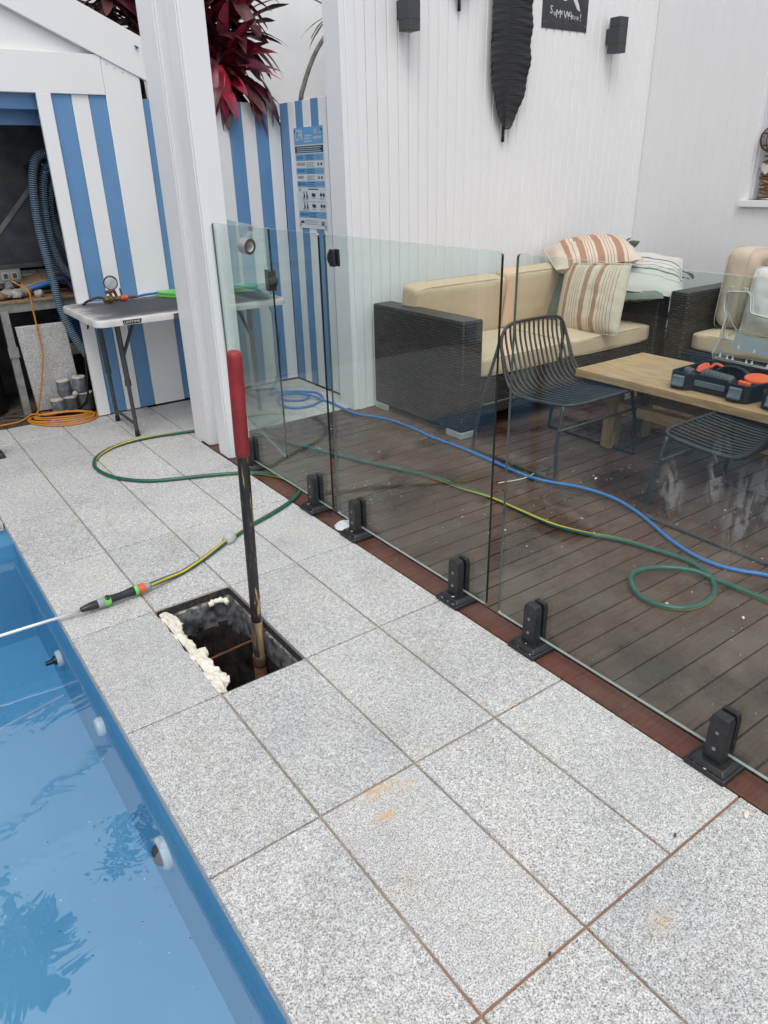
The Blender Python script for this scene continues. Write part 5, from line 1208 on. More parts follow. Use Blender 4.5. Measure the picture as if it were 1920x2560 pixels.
        bars(.16, .42, fz+.035, 2, .014, 'signgrey', .003); bars(.50, .66, fz+.035, 1, .014, 'signgrey', .003); bars(.78, .94, fz+.035, 1, .014, 'signgrey', .003)
    bars(.14, .95, .722, 1, .02, 'signgrey', .002); bars(.22, .72, .915, 3, .019, 'signgrey', .003); band(0, .925, .95, 'signnavy', 'logo_block', .06, .19)
    for q in range(7):
        b = MB(); y = ya-Wd*(.80+.018*q); b.box((X-.001, y-.0018-.0008*(q % 3), zb_-Ht*.965), (X-.0002, y+.0006, zb_-Ht*.92)); b.build('barcode_bar', 'signnavy', C)
    for (fy, fz) in ((.04, .035), (.96, .035), (.05, .965), (.955, .975)):
        b = MB(); b.lathe([(.007, 0), (.006, .003), (0, .004)], (X-.0009, ya-Wd*fy, zb_-Ht*fz), (-1, 0, 0), 10); b.build('screw', 'black', C, smooth=40)
wall_things()

# ------------------------------------------------------------------ cushions
def soft_box(name, label, cat, c, size, mat, rot=(0,0,0), group=None, r=.028, puff=.014, seed=1, seam=True):
    """box cushion: rounded, slightly crowned, wrinkled"""
    T = thing(name, label, cat, (0,0,0), 0, group); T.location = c; T.rotation_euler = rot
    sx, sy, sz = size[0]/2, size[1]/2, size[2]/2; b = MB(); n = 14
    bm = bmesh.new(); bmesh.ops.create_cube(bm, size=2.0); bmesh.ops.subdivide_edges(bm, edges=bm.edges[:], cuts=n, use_grid_fill=True)
    for v in bm.verts:
        p = v.co.copy(); q = Vector((p.x*sx, p.y*sy, p.z*sz))
        inner = Vector((max(-sx+r, min(sx-r, q.x)), max(-sy+r, min(sy-r, q.y)), max(-sz+r*.8, min(sz-r*.8, q.z))))
        d = q-inner
        if d.length > 1e-9:
            m_ = max(abs(d.x)/r, abs(d.y)/r, abs(d.z)/(r*.8)); d = Vector((d.x/r, d.y/r, d.z/(r*.8))).normalized()*m_; q = inner+Vector((d.x*r, d.y*r, d.z*r*.8))
        dims = sorted([(sx, 0), (sy, 1), (sz, 2)]); th = dims[0][1]; a, c_ = [k for k in range(3) if k != th]
        f = (1-p[a]**2)*(1-p[c_]**2); q[th] += (1 if p[th] > 0 else -1)*abs(p[th])*puff*f
        q += Vector((fuzz(q*9+Vector((seed, 0, 0))), fuzz(q*9+Vector((0, seed*3, 0))), fuzz(q*9+Vector((0, 0, seed*7)))))*.006+Vector((fuzz(q*26+Vector((seed, 9, 0))), fuzz(q*26+Vector((4, seed*3, 0))), fuzz(q*26+Vector((0, 2, seed*7)))))*.0022
        v.co = q
    me = bpy.data.meshes.new('cover'); bm.to_mesh(me); bm.free(); me.materials.append(M[mat])
    for p in me.polygons: p.use_smooth = True
    o = bpy.data.objects.new('cover', me); COL.objects.link(o); o.parent = T
    if seam:
        dims = sorted([(sx, 0), (sy, 1), (sz, 2)]); th = dims[0][1]; a, c_ = [k for k in range(3) if k != th]; S = (sx, sy, sz)
        for sgn in (-1, 1):
            pts = []
            for k in range(48):
                t = 2*math.pi*k/48; ca, sa = math.cos(t), math.sin(t); kk = (abs(ca)**9+abs(sa)**9)**(-1/9)
                q = [0, 0, 0]; q[a] = S[a]*ca*kk*.992; q[c_] = S[c_]*sa*kk*.992; q[th] = sgn*(S[th]-r*.30)
                pts.append(q)
            s = MB(); s.tube(pts, .0022, 6, True); s.build('piping', mat, T, smooth=180, world=False)
    return T
def pillow(name, label, cat, c, w_, h_, t_, mat, rot, seed=1, group=None, flange=.012, sag=0):
    """knife-edge scatter cushion in local x (width), z (height), y thickness"""
    T = thing(name, label, cat, (0,0,0), 0, group); T.location = c; T.rotation_euler = rot
    n = 26; b = MB()
    def side(sg):
        def fn(u, v):
            x, z = 2*u-1, 2*v-1
            pin = 1-.055*(1-x*x)*(z*z)  ; pin2 = 1-.055*(1-z*z)*(x*x)
            f = max(0, (1-abs(x)**2.6))**.55*max(0, (1-abs(z)**2.6))**.55
            w1 = fuzz((x*2.3+seed, z*2.3, sg*3)); w2 = fuzz((x*6+seed, z*6, sg*5))
            edge = max(abs(x), abs(z))
            y = sg*t_/2*f*(1+.22*w1+.07*w2)+(.010*fuzz((x*5, z*5, seed)) if edge > .85 else 0)
            zz = h_/2*z*pin2*1.0; zz -= sag*(x*x)*.5
            return (w_/2*x*pin, y, zz)
        return fn
    b.grid(side(1), n, n); k = len(b.f); b.grid(side(-1), n, n)
    b.f = b.f[:k]+[f[::-1] for f in b.f[k:]]
    b.build('cover', mat, T, smooth=180, world=False)
    if flange:
        pts = []
        for i in range(60):
            t = 4*i/60; e = int(t); f = 2*(t-e)-1
            x, z = ((f, -1), (1, f), (-f, 1), (-1, -f))[e]
            pin = 1-.055*(1-x*x)*(z*z); pin2 = 1-.055*(1-z*z)*(x*x)
            pts.append((w_/2*x*pin*1.012, .010*fuzz((x*5, z*5, seed)), h_/2*z*pin2*1.012-sag*(x*x)*.5))
        s = MB(); s.tube(pts, .0045, 6, True); s.build('seam_edge', mat, T, smooth=180, world=False)
    return T

# ------------------------------------------------------------------ wicker lounge, corner arrangement
def lounge():
    S = thing('wicker_sofa', 'long dark wicker sofa along the back wall', 'sofa', (3.1, -.65, 0))
    def part(name, a, b_, mat='wicker', bev=.012): q = MB(); q.box(a, b_); return q.build(name, mat, S, bevel=bev)
    part('arm', (2.15, -1.095, .042), (2.305, -.205, .700)); part('arm', (3.965, -1.095, .042), (4.10, -.205, .700))
    part('base', (2.3055, -1.055, .10), (3.9645, -.205, .335)); part('back', (2.3055, -.325, .3355), (3.9645, -.205, .66))
    for (x, y, dx, dy) in ((2.150, -1.095, 1, 1), (2.150, -.205, 1, -1), (4.10, -1.095, -1, 1)):
        q = MB(); q.box((x, y, 0.001), (x+dx*.135, y+dy*.022, .0415)); q.box((x, y+dy*.0221, .001), (x+dx*.022, y+dy*.14, .0415)); q.build('foot', 'alu_foot', S, bevel=.003)
    S2 = thing('wicker_sofa', 'dark wicker sofa section along the side wall behind the coffee table', 'sofa', (4.4, -2.1, 0))
    def part2(name, a, b_): q = MB(); q.box(a, b_); return q.build(name, 'wicker', S2, bevel=.012)
    part2('arm', (3.94, -1.335, .042), (4.80, -1.195, .700)); part2('base', (3.96, -3.4, .10), (4.80, -1.336, .315)); part2('back', (4.66, -3.4, .316), (4.80, -1.336, .66)); part2('arm', (3.94, -3.55, .042), (4.80, -3.401, .70))
    # seats
    soft_box('seat_cushion', 'beige seat cushion at the left end of the long sofa', 'cushion', (2.72, -.735, .397), (.815, .66, .118), 'beige', group='beige box cushions', seed=1)
    soft_box('seat_cushion', 'beige seat cushion at the right end of the long sofa under the striped pillow', 'cushion', (3.545, -.735, .397), (.815, .67, .118), 'beige', group='beige box cushions', seed=2)
    soft_box('back_cushion', 'beige back cushion at the left end of the long sofa', 'cushion', (2.655, -.425, .635), (.79, .15, .375), 'beige', (R(9), 0, 0), 'beige box cushions', seed=3)
    soft_box('back_cushion', 'taller beige back cushion in the middle of the long sofa', 'cushion', (3.445, -.43, .650), (.765, .15, .39), 'beige', (R(9), 0, 0), 'beige box cushions', seed=4)
    soft_box('seat_cushion', 'beige seat cushion on the side wall sofa behind the clear lid', 'cushion', (4.33, -1.85, .378), (.66, .98, .118), 'beige', group='beige box cushions', seed=5)
    # loose pillows
    pillow('scatter_pillow', 'cream pillow with terracotta stripes standing upright on the seat', 'pillow', (3.47, -.905, .665), .50, .45, .15, 'stripe_a', (R(-4), R(0), R(-84)), 3, 'striped pillows')
    for o in [bpy.data.objects[n] for n in ('scatter_pillow',)]:
        o.rotation_euler = (R(-16), R(-4), R(-86))
    pillow('scatter_pillow', 'cream pillow with terracotta stripes lying flat on top of the pile', 'pillow', (3.80, -.60, .905), .58, .52, .23, 'stripe_b', (R(99), R(-6), R(-38)), 8, 'striped pillows')
    pillow('bench_pillow', 'pale linen pillow with dark grey stripes hanging over the sofa arm', 'pillow', (4.02, -.90, .785), .52, .50, .13, 'stripe_c', (R(114), R(7), R(-50)), 5)
    pillow('sage_pillow', 'patterned sage green pillow tucked behind the upright striped one', 'pillow', (3.62, -.66, .66), .44, .44, .12, 'greenfab', (R(-12), 0, R(-70)), 6)
    pillow('folded_throw', 'folded sage green cushion under the grey striped pillow', 'cushion', (3.93, -.90, .70), .40, .40, .10, 'greenfab', (R(108), R(-4), R(-55)), 9, flange=0)
    soft_box('bolster', 'upright cream bolster cushion nearest the sofa arm', 'bolster', (4.36, -1.47, .705), (.30, .205, .53), 'cream', (R(1), R(4), 0), 'cream bolsters', r=.085, puff=.012, seed=6)
    soft_box('bolster', 'second cream bolster cushion behind the white pillow', 'bolster', (4.43, -1.70, .700), (.30, .205, .52), 'cream', (R(-2), R(5), 0), 'cream bolsters', r=.085, puff=.012, seed=7)
    pillow('white_pillow', 'soft white pillow leaning on the cream bolsters at the right', 'pillow', (4.20, -1.84, .66), .44, .42, .17, 'whitefab', (R(-14), 0, R(-82)), 4)
M['alu_foot'] = pm('brushed_foot', (.52, .54, .55), (.44, .46, .47), 20, rough=.4, metal=.4)
lounge()

# ------------------------------------------------------------------ coffee table
def coffee_table():
    T = thing('coffee_table', 'raw timber coffee table holding the tool cases', 'table', (2.9, -2.3, 0))
    x0, x1, y0, y1, zt = 2.598, 3.205, -3.35, -1.545, .452
    wd = (x1-x0)/4
    for i in range(4):
        q = MB(); q.box((x0+i*wd+.0006, y0, zt-.044), (x0+(i+1)*wd-.0006, y1, zt-.0004*(i % 2))); q.build('top_plank', 'wood', T, bevel=.004)
    for (x, y, lx) in ((2.765, -1.715, -.01), (3.04, -1.715, .01), (2.765, -3.18, -.01), (3.04, -3.18, .01)):
        q = MB(); q.add([(x-.045+lx, y-.035, 0), (x+.035+lx, y-.035, 0), (x+.035+lx, y+.035, 0), (x-.045+lx, y+.035, 0), (x-.035, y-.035, zt-.045), (x+.035, y-.035, zt-.045), (x+.035, y+.035, zt-.045), (x-.035, y+.035, zt-.045)], [(0,3,2,1),(4,5,6,7),(0,1,5,4),(1,2,6,5),(2,3,7,6),(3,0,4,7)]); q.build('leg', 'woodold', T, bevel=.004)
    for x in (2.768,): 
        q = MB(); q.box((x-.028, -3.144, .215), (x+.026, -1.7505, .275)); q.build('stretcher', 'wood', T, bevel=.003)
    for y in (-1.715, -3.18):
        q = MB(); q.box((2.801, y-.025, .20), (3.003, y+.025, .25)); q.build('cross_rail', 'woodold', T, bevel=.003)
    q = MB(); q.box((3.04-.026, -3.144, .215), (3.04+.028, -1.7505, .275)); q.build('stretcher', 'wood', T, bevel=.003)
coffee_table()

# ------------------------------------------------------------------ tool cases on the table
def toolcase():
    zt = .4535
    T = thing('tool_case', 'open black tool case with clear lid and orange fittings inside', 'tool case', (2.84, -2.32, zt))
    def tray(mb, poly, z0, z1, th, floor=True):
        n = len(poly); cx_ = sum(p[0] for p in poly)/n; cy_ = sum(p[1] for p in poly)/n
        ins = []
        for i in range(n):
            p, a, b_ = Vector(poly[i]+(0,)), Vector(poly[i-1]+(0,)), Vector(poly[(i+1) % n]+(0,))
            d1, d2 = (p-a).normalized(), (b_-p).normalized(); n1, n2 = Vector((-d1.y, d1.x, 0)), Vector((-d2.y, d2.x, 0)); m_ = (n1+n2); k = th/max(.3, (1+n1.dot(n2)))
            ins.append(p+m_*k)
        A = [Vector((x, y, z0)) for x, y in poly]; B_ = [Vector((x, y, z1)) for x, y in poly]; C = [Vector((p.x, p.y, z1)) for p in ins]; D_ = [Vector((p.x, p.y, z0+.006)) for p in ins]
        fs = [tuple(range(n))[::-1], tuple(range(3*n, 4*n))]
        for r_ in range(3): fs += [(r_*n+i, r_*n+(i+1) % n, (r_+1)*n+(i+1) % n, (r_+1)*n+i) for i in range(n)]
        mb.add(A+B_+C+D_, fs)
    poly = [(2.672, -2.10), (2.655, -2.118), (2.655, -2.195), (2.685, -2.215), (2.685, -2.395), (2.655, -2.415), (2.655, -2.50), (2.672, -2.518), (2.99, -2.56), (3.01, -2.54), (3.01, -2.12), (2.99, -2.10)]
    b = MB(); tray(b, poly, zt, zt+.088, .006); b.build('tray', 'blackplastic', T, bevel=.003)
    for (yc) in (-2.157, -2.458):
        q = MB(); q.prism([(-.003, .072), (-.011, .066), (-.013, .040), (-.022, .028), (-.022, .020), (-.004, .022), (-.001, .072)], (2.6545, yc-.031, zt), (1, 0, 0), (0, 0, 1), -.062); q.build('latch', 'steelblue', T, bevel=.002)
    q = MB(); q.box((2.676, -2.388, zt+.030), (2.6845, -2.226, zt+.058)); q.build('handle', 'steelblue', T, bevel=.003)
    # clear lid standing open
    outl = [(-2.115, 0), (-2.105, .03), (-2.13, .10), (-2.14, .235), (-2.122, .255), (-2.112, .33), (-2.128, .345), (-2.232, .352), (-2.247, .338), (-2.262, .262), (-2.278, .252), (-2.53, .225), (-2.56, .20), (-2.56, 0)]
    xl, zl = 3.006, zt+.092; lean = .04
    Lp = [(y, z) for y, z in outl]
    g = MB(); n = len(Lp); g.add([(xl+lean*z, y, zl+z) for y, z in Lp], [tuple(range(n))]); g.add([(xl+lean*z+.022, y*.995+(-2.33)*.005, zl+z*.985) for y, z in Lp], [tuple(range(n))]); lid = g.build('lid', 'clear', T)
    r_ = MB(); r_.tube([(xl+lean*z, y, zl+z) for y, z in Lp], .0042, 6, True); r_.tube([(xl+lean*z+.022, y, zl+z*.985) for y, z in Lp], .0035, 6, True)
    r_.build('lid_rim', 'clear_rim', lid, smooth=60)
    for (a, c) in (((-2.137, .10), (-2.20, .155)), ((-2.20, .155), (-2.54, .12)), ((-2.137, .225), (-2.205, .165)), ((-2.205, .165), (-2.55, .135)), ((-2.20, .155), (-2.205, .165)), ((-2.12, .01), (-2.55, -.0)), ((-2.132, .255), (-2.18, .19))):
        q = MB(); q.tube([(xl+lean*a[1]+.006, a[0], zl+a[1]), (xl+lean*c[1]+.006, c[0], zl+c[1])], .003, 6); q.build('lid_rib', 'clear_rim', lid, smooth=60)
    q = MB(); q.add([(xl+.004, -2.205, zl+.075), (xl+.004, -2.55, zl+.045), (xl+.008, -2.55, zl+.115), (xl+.009, -2.21, zl+.150)], [(0, 1, 2, 3)]); q.build('label', 'paper', lid)
    for y, z in ((-2.145, .018), (-2.185, .012), (-2.215, .012), (-2.29, .008), (-2.32, .008), (-2.40, .004), (-2.44, .004), (-2.165, .118), (-2.235, .075), (-2.32, .068), (-2.42, .060), (-2.50, .054)):
        q = MB(); q.add([(xl-.004, y, zl+z), (xl-.004, y-.016, zl+z), (xl-.001, y-.007, zl+z+.024), (xl+.006, y-.008, zl+z)], [(0, 1, 2), (1, 3, 2), (3, 0, 2)]); q.build('lid_tooth', 'signwhite', lid)
    for y in (-2.14, -2.215):
        q = MB(); q.box((xl+.012, y-.012, zl+.345), (xl+.02, y+.012, zl+.372)); q.build('lid_catch', 'clear_rim', lid, bevel=.002)
    # things in the tray
    H = thing('hand_pump', 'black ribbed tool with curved black hoses lying in the open case', 'tool', (2.85, -2.28, zt+.01))
    q = MB(); a, e = Vector((2.80, -2.19, zt+.062)), Vector((2.765, -2.38, zt+.062)); ax = (e-a).normalized(); L_ = (e-a).length
    q.lathe([(.018, 0)]+[(.030 if k % 2 else .026, .008+L_*.9*k/16) for k in range(17)]+[(.020, L_)], a, ax, 14); q.build('body', 'darkgrey', H, smooth=30)
    for k, dx in enumerate((.0, .028)):
        q = MB(); q.tube(spline([(2.90+dx, -2.20, zt+.055), (2.895+dx, -2.27, zt+.096-.01*k), (2.875+dx, -2.36, zt+.096-.012*k), (2.845+dx, -2.43, zt+.062)], 7), .0095, 10); q.build('hose', 'blackplastic', H, smooth=180)
    q = MB(); q.lathe([(.02, 0), (.026, .01), (.022, .045), (.012, .05)], (2.77, -2.155, zt+.06), (.2, .9, .1), 14); q.build('coupling', 'darkgrey', H, smooth=40)
    def disc(c, r, ax_, lab, th=.012):
        q = MB(); q.lathe([(r*.62, -th*.3), (r*.7, -th*.5), (r, -th*.4), (r, th*.4), (r*.7, th*.5), (r*.62, th*.3)], c, ax_, 26); 
        o = q.build('orange_disc', 'orangeplastic', smooth=40); tag(o, lab, 'fitting', 'orange fittings in the tool case'); return o
    disc((2.86, -2.155, zt+.075), .034, (-.5, .2, .75), 'bright orange ring at the left end of the open case')
    o = MB(); o.lathe([(0, 0), (.058, .0), (.060, .006), (.058, .012), (0, .014)], (2.80, -2.475, zt+.086), (-.12, -.05, 1), 28); tag(o.build('orange_disc', 'orangeplastic', smooth=40), 'large flat orange disc at the right of the open case', 'fitting', 'orange fittings in the tool case')
    o = MB(); o.prism([(0, 0), (.055, .008), (.055, .022), (0, .030)], (2.735, -2.425, zt+.06), (.25, -1, 0), (0, 0, 1), .03); tag(o.build('orange_wedge', 'orangeplastic', bevel=.003), 'small orange wedge in front of the flat orange lid', 'fitting')
    o = MB(); o.tube(spline([(2.93, -2.15, zt+.06), (2.95, -2.17, zt+.082), (2.96, -2.21, zt+.07)], 5), .008, 8); tag(o.build('orange_hook', 'orangeplastic', smooth=180), 'small orange hook at the back of the open case', 'fitting')
    # neighbouring case, cut by the picture edge
    T2 = thing('tool_case', 'second black tool case with a yellow fitting at the picture edge', 'tool case', (2.84, -2.75, zt))
    poly = [(2.70, -2.565), (2.66, -2.585), (2.655, -2.70), (2.685, -2.72), (2.685, -2.90), (2.655, -2.92), (2.655, -3.0), (3.0, -3.02), (3.01, -2.60)]
    b = MB(); tray(b, poly, zt, zt+.080, .006); b.build('tray', 'blackplastic', T2, bevel=.003)
    q = MB(); q.prism([(-.003, .068), (-.011, .062), (-.013, .040), (-.022, .028), (-.022, .020), (-.004, .022), (-.001, .068)], (2.6555, -2.61, zt), (1, 0, 0), (0, 0, 1), .062); q.build('latch', 'steelblue', T2, bevel=.002)
    q = MB(); q.lathe([(.02, 0), (.036, .004), (.036, .016), (.02, .02)], (2.73, -2.635, zt+.062), (-.2, 0, 1), 22); q.build('fitting', 'yellowplastic', T2, smooth=40)
toolcase()

# ------------------------------------------------------------------ wire chairs
def wire_chair(loc, rz, label):
    T = thing('wire_chair', label, 'chair', loc, rz, 'black wire lounge chairs')
    prof = spline([(0, -.335, .398), (0, -.20, .383), (0, -.05, .375), (0, .06, .392), (0, .125, .455), (0, .165, .55), (0, .195, .64), (0, .205, .725)], 8)
    L = [0]
    for i in range(1, len(prof)): L.append(L[-1]+(prof[i]-prof[i-1]).length)
    tot = L[-1]
    def P(s):
        d = s*tot; j = 0
        while j < len(L)-2 and L[j+1] < d: j += 1
        f = (d-L[j])/max(1e-9, L[j+1]-L[j]); return prof[j].lerp(prof[j+1], f)
    def hw(s):
        base = .285-.015*math.sin(min(1, s/.5)*math.pi)-(.035*max(0, (s-.5)/.5)); e = abs(2*s-1)
        return base*max(0, 1-e**9)**(1/5.0)
    pts = []; N = 80
    ss = [.5-.5*math.cos(math.pi*i/N) for i in range(N+1)]
    for s in ss: p = P(s); pts.append((hw(s), p.y, p.z))
    for s in ss[::-1][1:-1]: p = P(s); pts.append((-hw(s), p.y, p.z))
    b = MB(); b.tube(pts, .009, 8, True); b.build('rim', 'chairmetal', T, smooth=180, world=False)
    n = 15
    for i in range(n):
        x = (i-(n-1)/2)*.0365
        lo_ = min(s for s in [k/400 for k in range(401)] if hw(s) >= abs(x)); hi_ = max(s for s in [k/400 for k in range(401)] if hw(s) >= abs(x))
        q = []
        for k in range(31):
            s = lo_+(hi_-lo_)*k/30; p = P(s); f = 1-.0*max(0, s-.5); q.append((x*f, p.y, p.z+.001))
        b = MB(); b.tube(q, .0062, 6); b.build('wire', 'chairmetal', T, smooth=180, world=False)
    for sg in (-1, 1):
        r_ = spline([(sg*.272, -.285, .390), (sg*.315, -.300, .20), (sg*.322, -.312, .035), (sg*.322, -.285, .0085), (sg*.322, .0, .0080), (sg*.322, .285, .0085), (sg*.322, .315, .035), (sg*.305, .270, .30), (sg*.262, .215, .58), (sg*.245, .206, .66)], 7)
        b = MB(); b.tube(r_, .0095, 8); b.build('leg_frame', 'chairmetal', T, smooth=180, world=False)
    b = MB(); b.tube([(-.313, -.302, .27), (.313, -.302, .27)], .0070, 8); b.build('front_brace', 'chairmetal', T, smooth=180, world=False)
    b = MB(); b.tube([(-.308, .275, .27), (.308, .275, .27)], .0070, 8); b.build('rear_brace', 'chairmetal', T, smooth=180, world=False)
    return T
wire_chair((2.425, -1.572, 0), 0, 'black wire lounge chair between the glass fence and the coffee table')
wire_chair((2.435, -2.735, 0), math.pi, 'black wire lounge chair cut off by the right picture edge')

# ------------------------------------------------------------------ plants
def leaf_mesh(key, L, W_, droop, fold, mats, curl=0, seed=0, base_t=.18):
    def mk():
        b = MB(); n = 12; m_ = 4
        def fn(u, v):
            t = u; s = 2*v-1
            wd = W_*(math.sin(math.pi*min(1, (t*.93+.07)))**.7)*(.35+.65*min(1, t/base_t)) if t < .999 else .0004
            ang = droop*t*t
            x = L*(t-.12*droop*t**3); z = -L*.5*droop*t*t
            tw = curl*t
            return (x, s*wd*math.cos(tw), z+fold*abs(s)*wd+s*wd*math.sin(tw)+.012*L*fuzz((t*6+seed, s, 1)))
        b.grid(fn, n, m_)
        for i, f in enumerate(b.f): b.m[i] = 0
        return b.mesh('leaf', mats, smooth=180)
    return shared(('leaf', key), mk)
def rosette(parent, c, n, Lr, Wr, mats, rr, el0=75, el1=-35, name='leaf', az0=0, az1=360):
    for k in range(n):
        f = k/(n-1) if n > 1 else 0; e = el0+(el1-el0)*f+rr.uniform(-8, 8); a = az0+(k*137.5+rr.uniform(-14, 14)) % (az1-az0)
        L = Lr*rr.uniform(.8, 1.12)*(1-.25*abs(f-.55)); vid = rr.randrange(6); mt = mats[0] if f < .35 else (mats[1] if f < .75 else mats[2])
        if rr.random() < .2: mt = mats[rr.randrange(3)]
        key = (mt, vid, round(Wr, 3)); q = random.Random(hash((vid,)) & 255)
        me = leaf_mesh(key, 1.0, Wr/Lr*.5, .35+.22*vid/2, .25, mt, curl=(vid-2.5)*.28, seed=vid*3)
        inst(name, me, Vector(c)+Vector((0, 0, -.10*f)), parent, rot=(rr.uniform(-.4, .4), R(-e), R(a)), scale=(L, L, L))
def cordyline():
    rr = random.Random(4)
    T = thing('cordyline', 'dark red cordyline shrub hanging over the striped wall', 'plant', (1.8, 1.1, 1.80))
    mats = ('cordy', 'cordy2', 'cordy3')
    stems = [((1.84, 1.06, 2.14), 38), ((1.98, 1.12, 2.40), 32), ((1.74, 1.14, 2.34), 30), ((1.93, 1.10, 2.66), 28), ((1.68, 1.16, 2.58), 26), ((1.30, 1.16, 2.40), 28), ((1.18, 1.2, 2.58), 24), ((1.45, 1.2, 2.5), 24)]
    for (c, n) in stems:
        b = MB(); b.tube(spline([(c[0]+rr.uniform(-.1, .1), c[1]+.08, 1.78), (c[0]+.02, c[1]+.04, (1.8+c[2])/2), (c[0], c[1], c[2]-.03)], 5), [.018]*10+[.014], 8); b.build('stem', 'bark', T, smooth=180)
        rosette(T, c, int(n*1.45), .42, .090, mats, rr)
    # long drooping leaves in front of the stripes
    for k in range(26):
        a = 190+rr.uniform(0, 170); me = leaf_mesh(('drp', k % 4), 1.0, .13, 1.1, .2, ('cordy', 'cordy3', 'cordy2', 'cordy')[k % 4], curl=.4*(k % 3-1), seed=k)
        inst('leaf', me, (1.85+rr.uniform(-.12, .14), .98+rr.uniform(-.06, .04), 2.10+rr.uniform(-.08, .08)), T, rot=(rr.uniform(-.3, .3), R(18+rr.uniform(-12, 22)), R(a)), scale=(.37, .37, .37))
    me = leaf_mesh(('dead', 0), 1.0, .16, .5, .3, 'deadleaf', curl=.5, seed=9)
    inst('dead_leaf', me, (1.69, .98, 2.06), T, rot=(.2, R(70), R(250)), scale=(.24, .24, .24))
    # bare grey branch and a green shoot further right
    B_ = thing('dracaena_branch', 'bare pale grey branch leaning up behind the striped wall', 'plant', (2.75, 1.6, 1.80))
    b = MB(); b.tube(spline([(2.745, 1.6, 1.79), (2.755, 1.6, 2.007), (2.80, 1.6, 2.13), (2.858, 1.6, 2.247), (2.93, 1.6, 2.36), (3.03, 1.6, 2.48), (3.12, 1.62, 2.62)], 6), [.020-.0001*i for i in range(37)], 10); b.build('trunk', 'bark', B_, smooth=180)
    for k in range(16):
        me = leaf_mesh(('dra', k % 3), 1.0, .045, .5, .3, 'palm', seed=k)
        inst('leaf', me, (3.12, 1.62, 2.62), B_, rot=(0, R(rr.uniform(-60, 35)), R(k*137.5)), scale=(.34, .34, .34))
    me = leaf_mesh(('gs', 0), 1.0, .2, .4, .2, 'leaf', seed=2)
    for k in range(4): inst('leaf', me, (2.93, 1.45, 1.86), B_, rot=(0, R(-40+k*18), R(190+k*40)), scale=(.15, .15, .15))
def fern_plant():
    rr = random.Random(9)
    T = thing('potted_plant', 'broad leaved green plant growing behind the sofa corner', 'plant', (4.45, -.75, 0))
    b = MB(); b.lathe([(.11, 0), (.15, .02), (.17, .26), (.16, .27), (.14, .255), (0, .25)], (4.47, -.72, 0), (0, 0, 1), 20); b.build('pot', 'darkgrey', T, smooth=40)
    for k in range(26):
        a = rr.uniform(0, 360); h = rr.uniform(.42, .78); me = leaf_mesh(('pl', k % 4), 1.0, .24, .6, .25, 'leaf', seed=k % 4, base_t=.3)
        c = (4.42+.16*math.cos(R(a))*rr.random(), -.76+.3*math.sin(R(a))*rr.random(), h)
        s = MB(); s.tube([(4.47, -.72, .25), ((c[0]+4.47)/2, (c[1]-.72)/2, .25+(h-.25)*.6), c], .004, 6); s.build('stalk', 'leaf', T, smooth=180)
        inst('leaf', me, c, T, rot=(rr.uniform(-.3, .3), R(rr.uniform(-30, 40)), R(a)), scale=(.17, .17, .17))
    for (x, y, z, a, e, s) in ((4.46, -.33, .84, 250, -62, .17), (4.49, -.33, .83, 300, -48, .18), (4.43, -.34, .83, 205, -40, .18), (4.52, -.33, .85, 335, -40, .16), (4.24, -.99, .66, 250, 20, .17), (4.20, -1.10, .62, 235, 35, .16), (4.15, -1.13, .52, 215, 30, .15)):
        me = leaf_mesh(('pl', 1), 1.0, .24, .6, .25, 'leaf', seed=1, base_t=.3); inst('leaf', me, (x, y, z), T, rot=(.9, R(e), R(a)), scale=(s, s, s))
        q = MB(); q.tube([(4.47, -.72, .25), ((x+4.47)/2, (y-.72)/2, z*.6), (x, y, z)], .004, 6); q.build('stalk', 'leaf', T, smooth=180)
cordyline(); fern_plant()

# ------------------------------------------------------------------ the other side of the pool (reflected only; fence and hedge added to darken reflections)
def frond(mats, L=1.5, n=34, seed=0):
    def mk():
        b = MB(); rr = random.Random(seed); pts = [Vector((L*t*(1-.18*t), 0, L*(.22*t-.62*t*t))) for t in [i/12 for i in range(13)]]
        b.tube(pts, [.016*(1-.85*i/12) for i in range(13)], 6)
        for k in range(n):
            t = .12+.86*k/(n-1); i = min(11, int(t*12)); p = pts[i].lerp(pts[i+1], t*12-i); ll = .46*L*math.sin(math.pi*min(.97, t*.8+.16))*.62
            for s in (-1, 1):
                d = Vector((.55, s*.8, -.28+rr.uniform(-.1, .1))).normalized(); q = p+d*ll; w_ = .014; m = (p+q)/2+Vector((0, 0, .03))
                sd_ = d.cross(Vector((0, 0, 1))).normalized()*w_
                b.add([p-sd_*.4, p+sd_*.4, m+sd_, m-sd_, q+Vector((0, 0, -.05*L))], [(0, 1, 2, 3), (3, 2, 4)])
        return b.mesh('frond', mats)
    return shared(('frond', L, n, seed), mk)
def palm(loc, h, label, n=15, L=1.5, seed=1):
    rr = random.Random(seed); T = thing('palm_tree', label, 'palm', loc)
    b = MB(); m_ = int(h/.06); b.tube([(.05*math.sin(i*.03), .03*math.sin(i*.05), h*i/m_) for i in range(m_+1)], [.075+.008*(i % 2)-.02*i/m_ for i in range(m_+1)], 10); b.build('trunk', 'bark', T, smooth=60, world=False)
    for k in range(n):
        o = inst('frond', frond('palm', L, 34, k % 3), (0, 0, 0), None, rot=(rr.uniform(-.2, .2), R(rr.uniform(-55, 20)), R(k*137.5))); o.parent = T; o.location = (0, 0, h-.02)
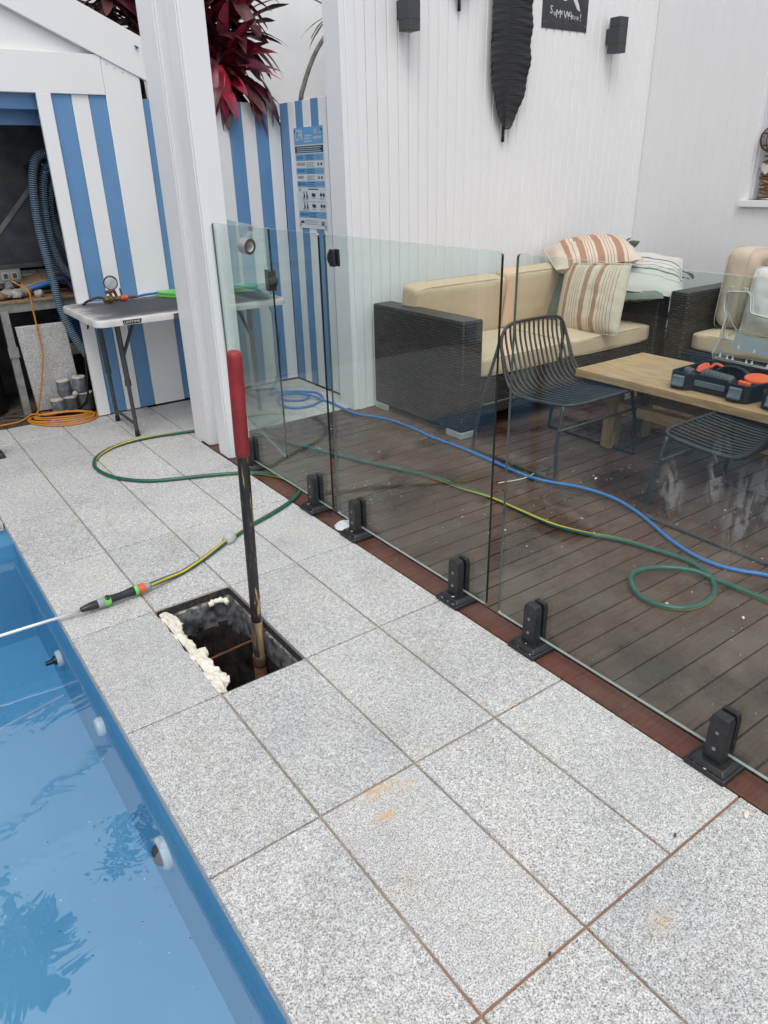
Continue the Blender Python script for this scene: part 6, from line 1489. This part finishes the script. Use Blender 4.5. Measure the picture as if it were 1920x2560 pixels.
def beyond():
    palm((-.98, 2.50, 0), 6.1, 'feather palm rising behind the rendered wall, seen only as a reflection in the pool', 15, .72, 3)
    rr = random.Random(6)
    D_ = thing('dracaena', 'slender dracaena behind the rendered wall, seen only as a reflection in the pool', 'plant', (.34, 2.45, 0))
    for (x, z) in ((.36, 5.0), (.20, 5.45), (.58, 5.2)):
        b = MB(); b.tube(spline([(.34, 2.45, -.03), ((x+.34)/2, 2.45, 2.8), (x, 2.42, z)], 8), .022, 8); b.build('stem', 'bark', D_, smooth=180)
        rosette(D_, (x, 2.42, z), 18, .36, .06, ('leaf', 'palm', 'leaf'), rr)
    F = thing('added_fence', 'dark paling fence added across the pool, itself unseen, to darken reflections', 'fence', (-5.4, -3, -.04))  # unseen fence, added so the glass reflects something dark
    for k in range(60):
        y = -8.4+k*.17; q = shared(('pal', 0), lambda: (lambda b: (b.box((-.01, -.08, 0), (.01, .08, 2.4)), b.mesh('paling', 'fence_dark'))[1])(MB()))
        inst('paling', q, (-5.4, y, -.04), F)
    for z in (.3, 1.9):
        q = MB(); q.box((-5.46, -8.5, z), (-5.415, 1.8, z+.08)); q.build('rail', 'fence_dark', F)
    rr = random.Random(2); b = MB()
    for k in range(15000):
        y = rr.uniform(-8.4, 1.7); t = rr.random(); a = rr.uniform(0, math.pi); r_ = .42*(1+.3*fuzz((y*1.4, a, 0)))*math.sqrt(rr.random())
        x, z = -4.98+r_*math.cos(a)*.8, .05+3.3*rr.random()**.85+.35*fuzz((y*1.2, 0, 3)); s = rr.uniform(.035, .075)
        d = Vector((rr.uniform(-1, 1), rr.uniform(-1, 1), rr.uniform(-.4, 1))).normalized(); u = d.orthogonal().normalized(); v = d.cross(u); p = Vector((x, y, z))
        b.add([p, p+d*s+u*s*.45, p+d*s*2, p+d*s-u*s*.45], [(0, 1, 2, 3)])
    h_ = b.build('hedge', 'hedge', loc=(-4.98, -3.3, 0)); tag(h_, 'leafy hedge added across the pool, itself unseen, to darken reflections', 'hedge', kind='stuff')  # unseen hedge, made tall to darken what water and glass reflect
beyond()
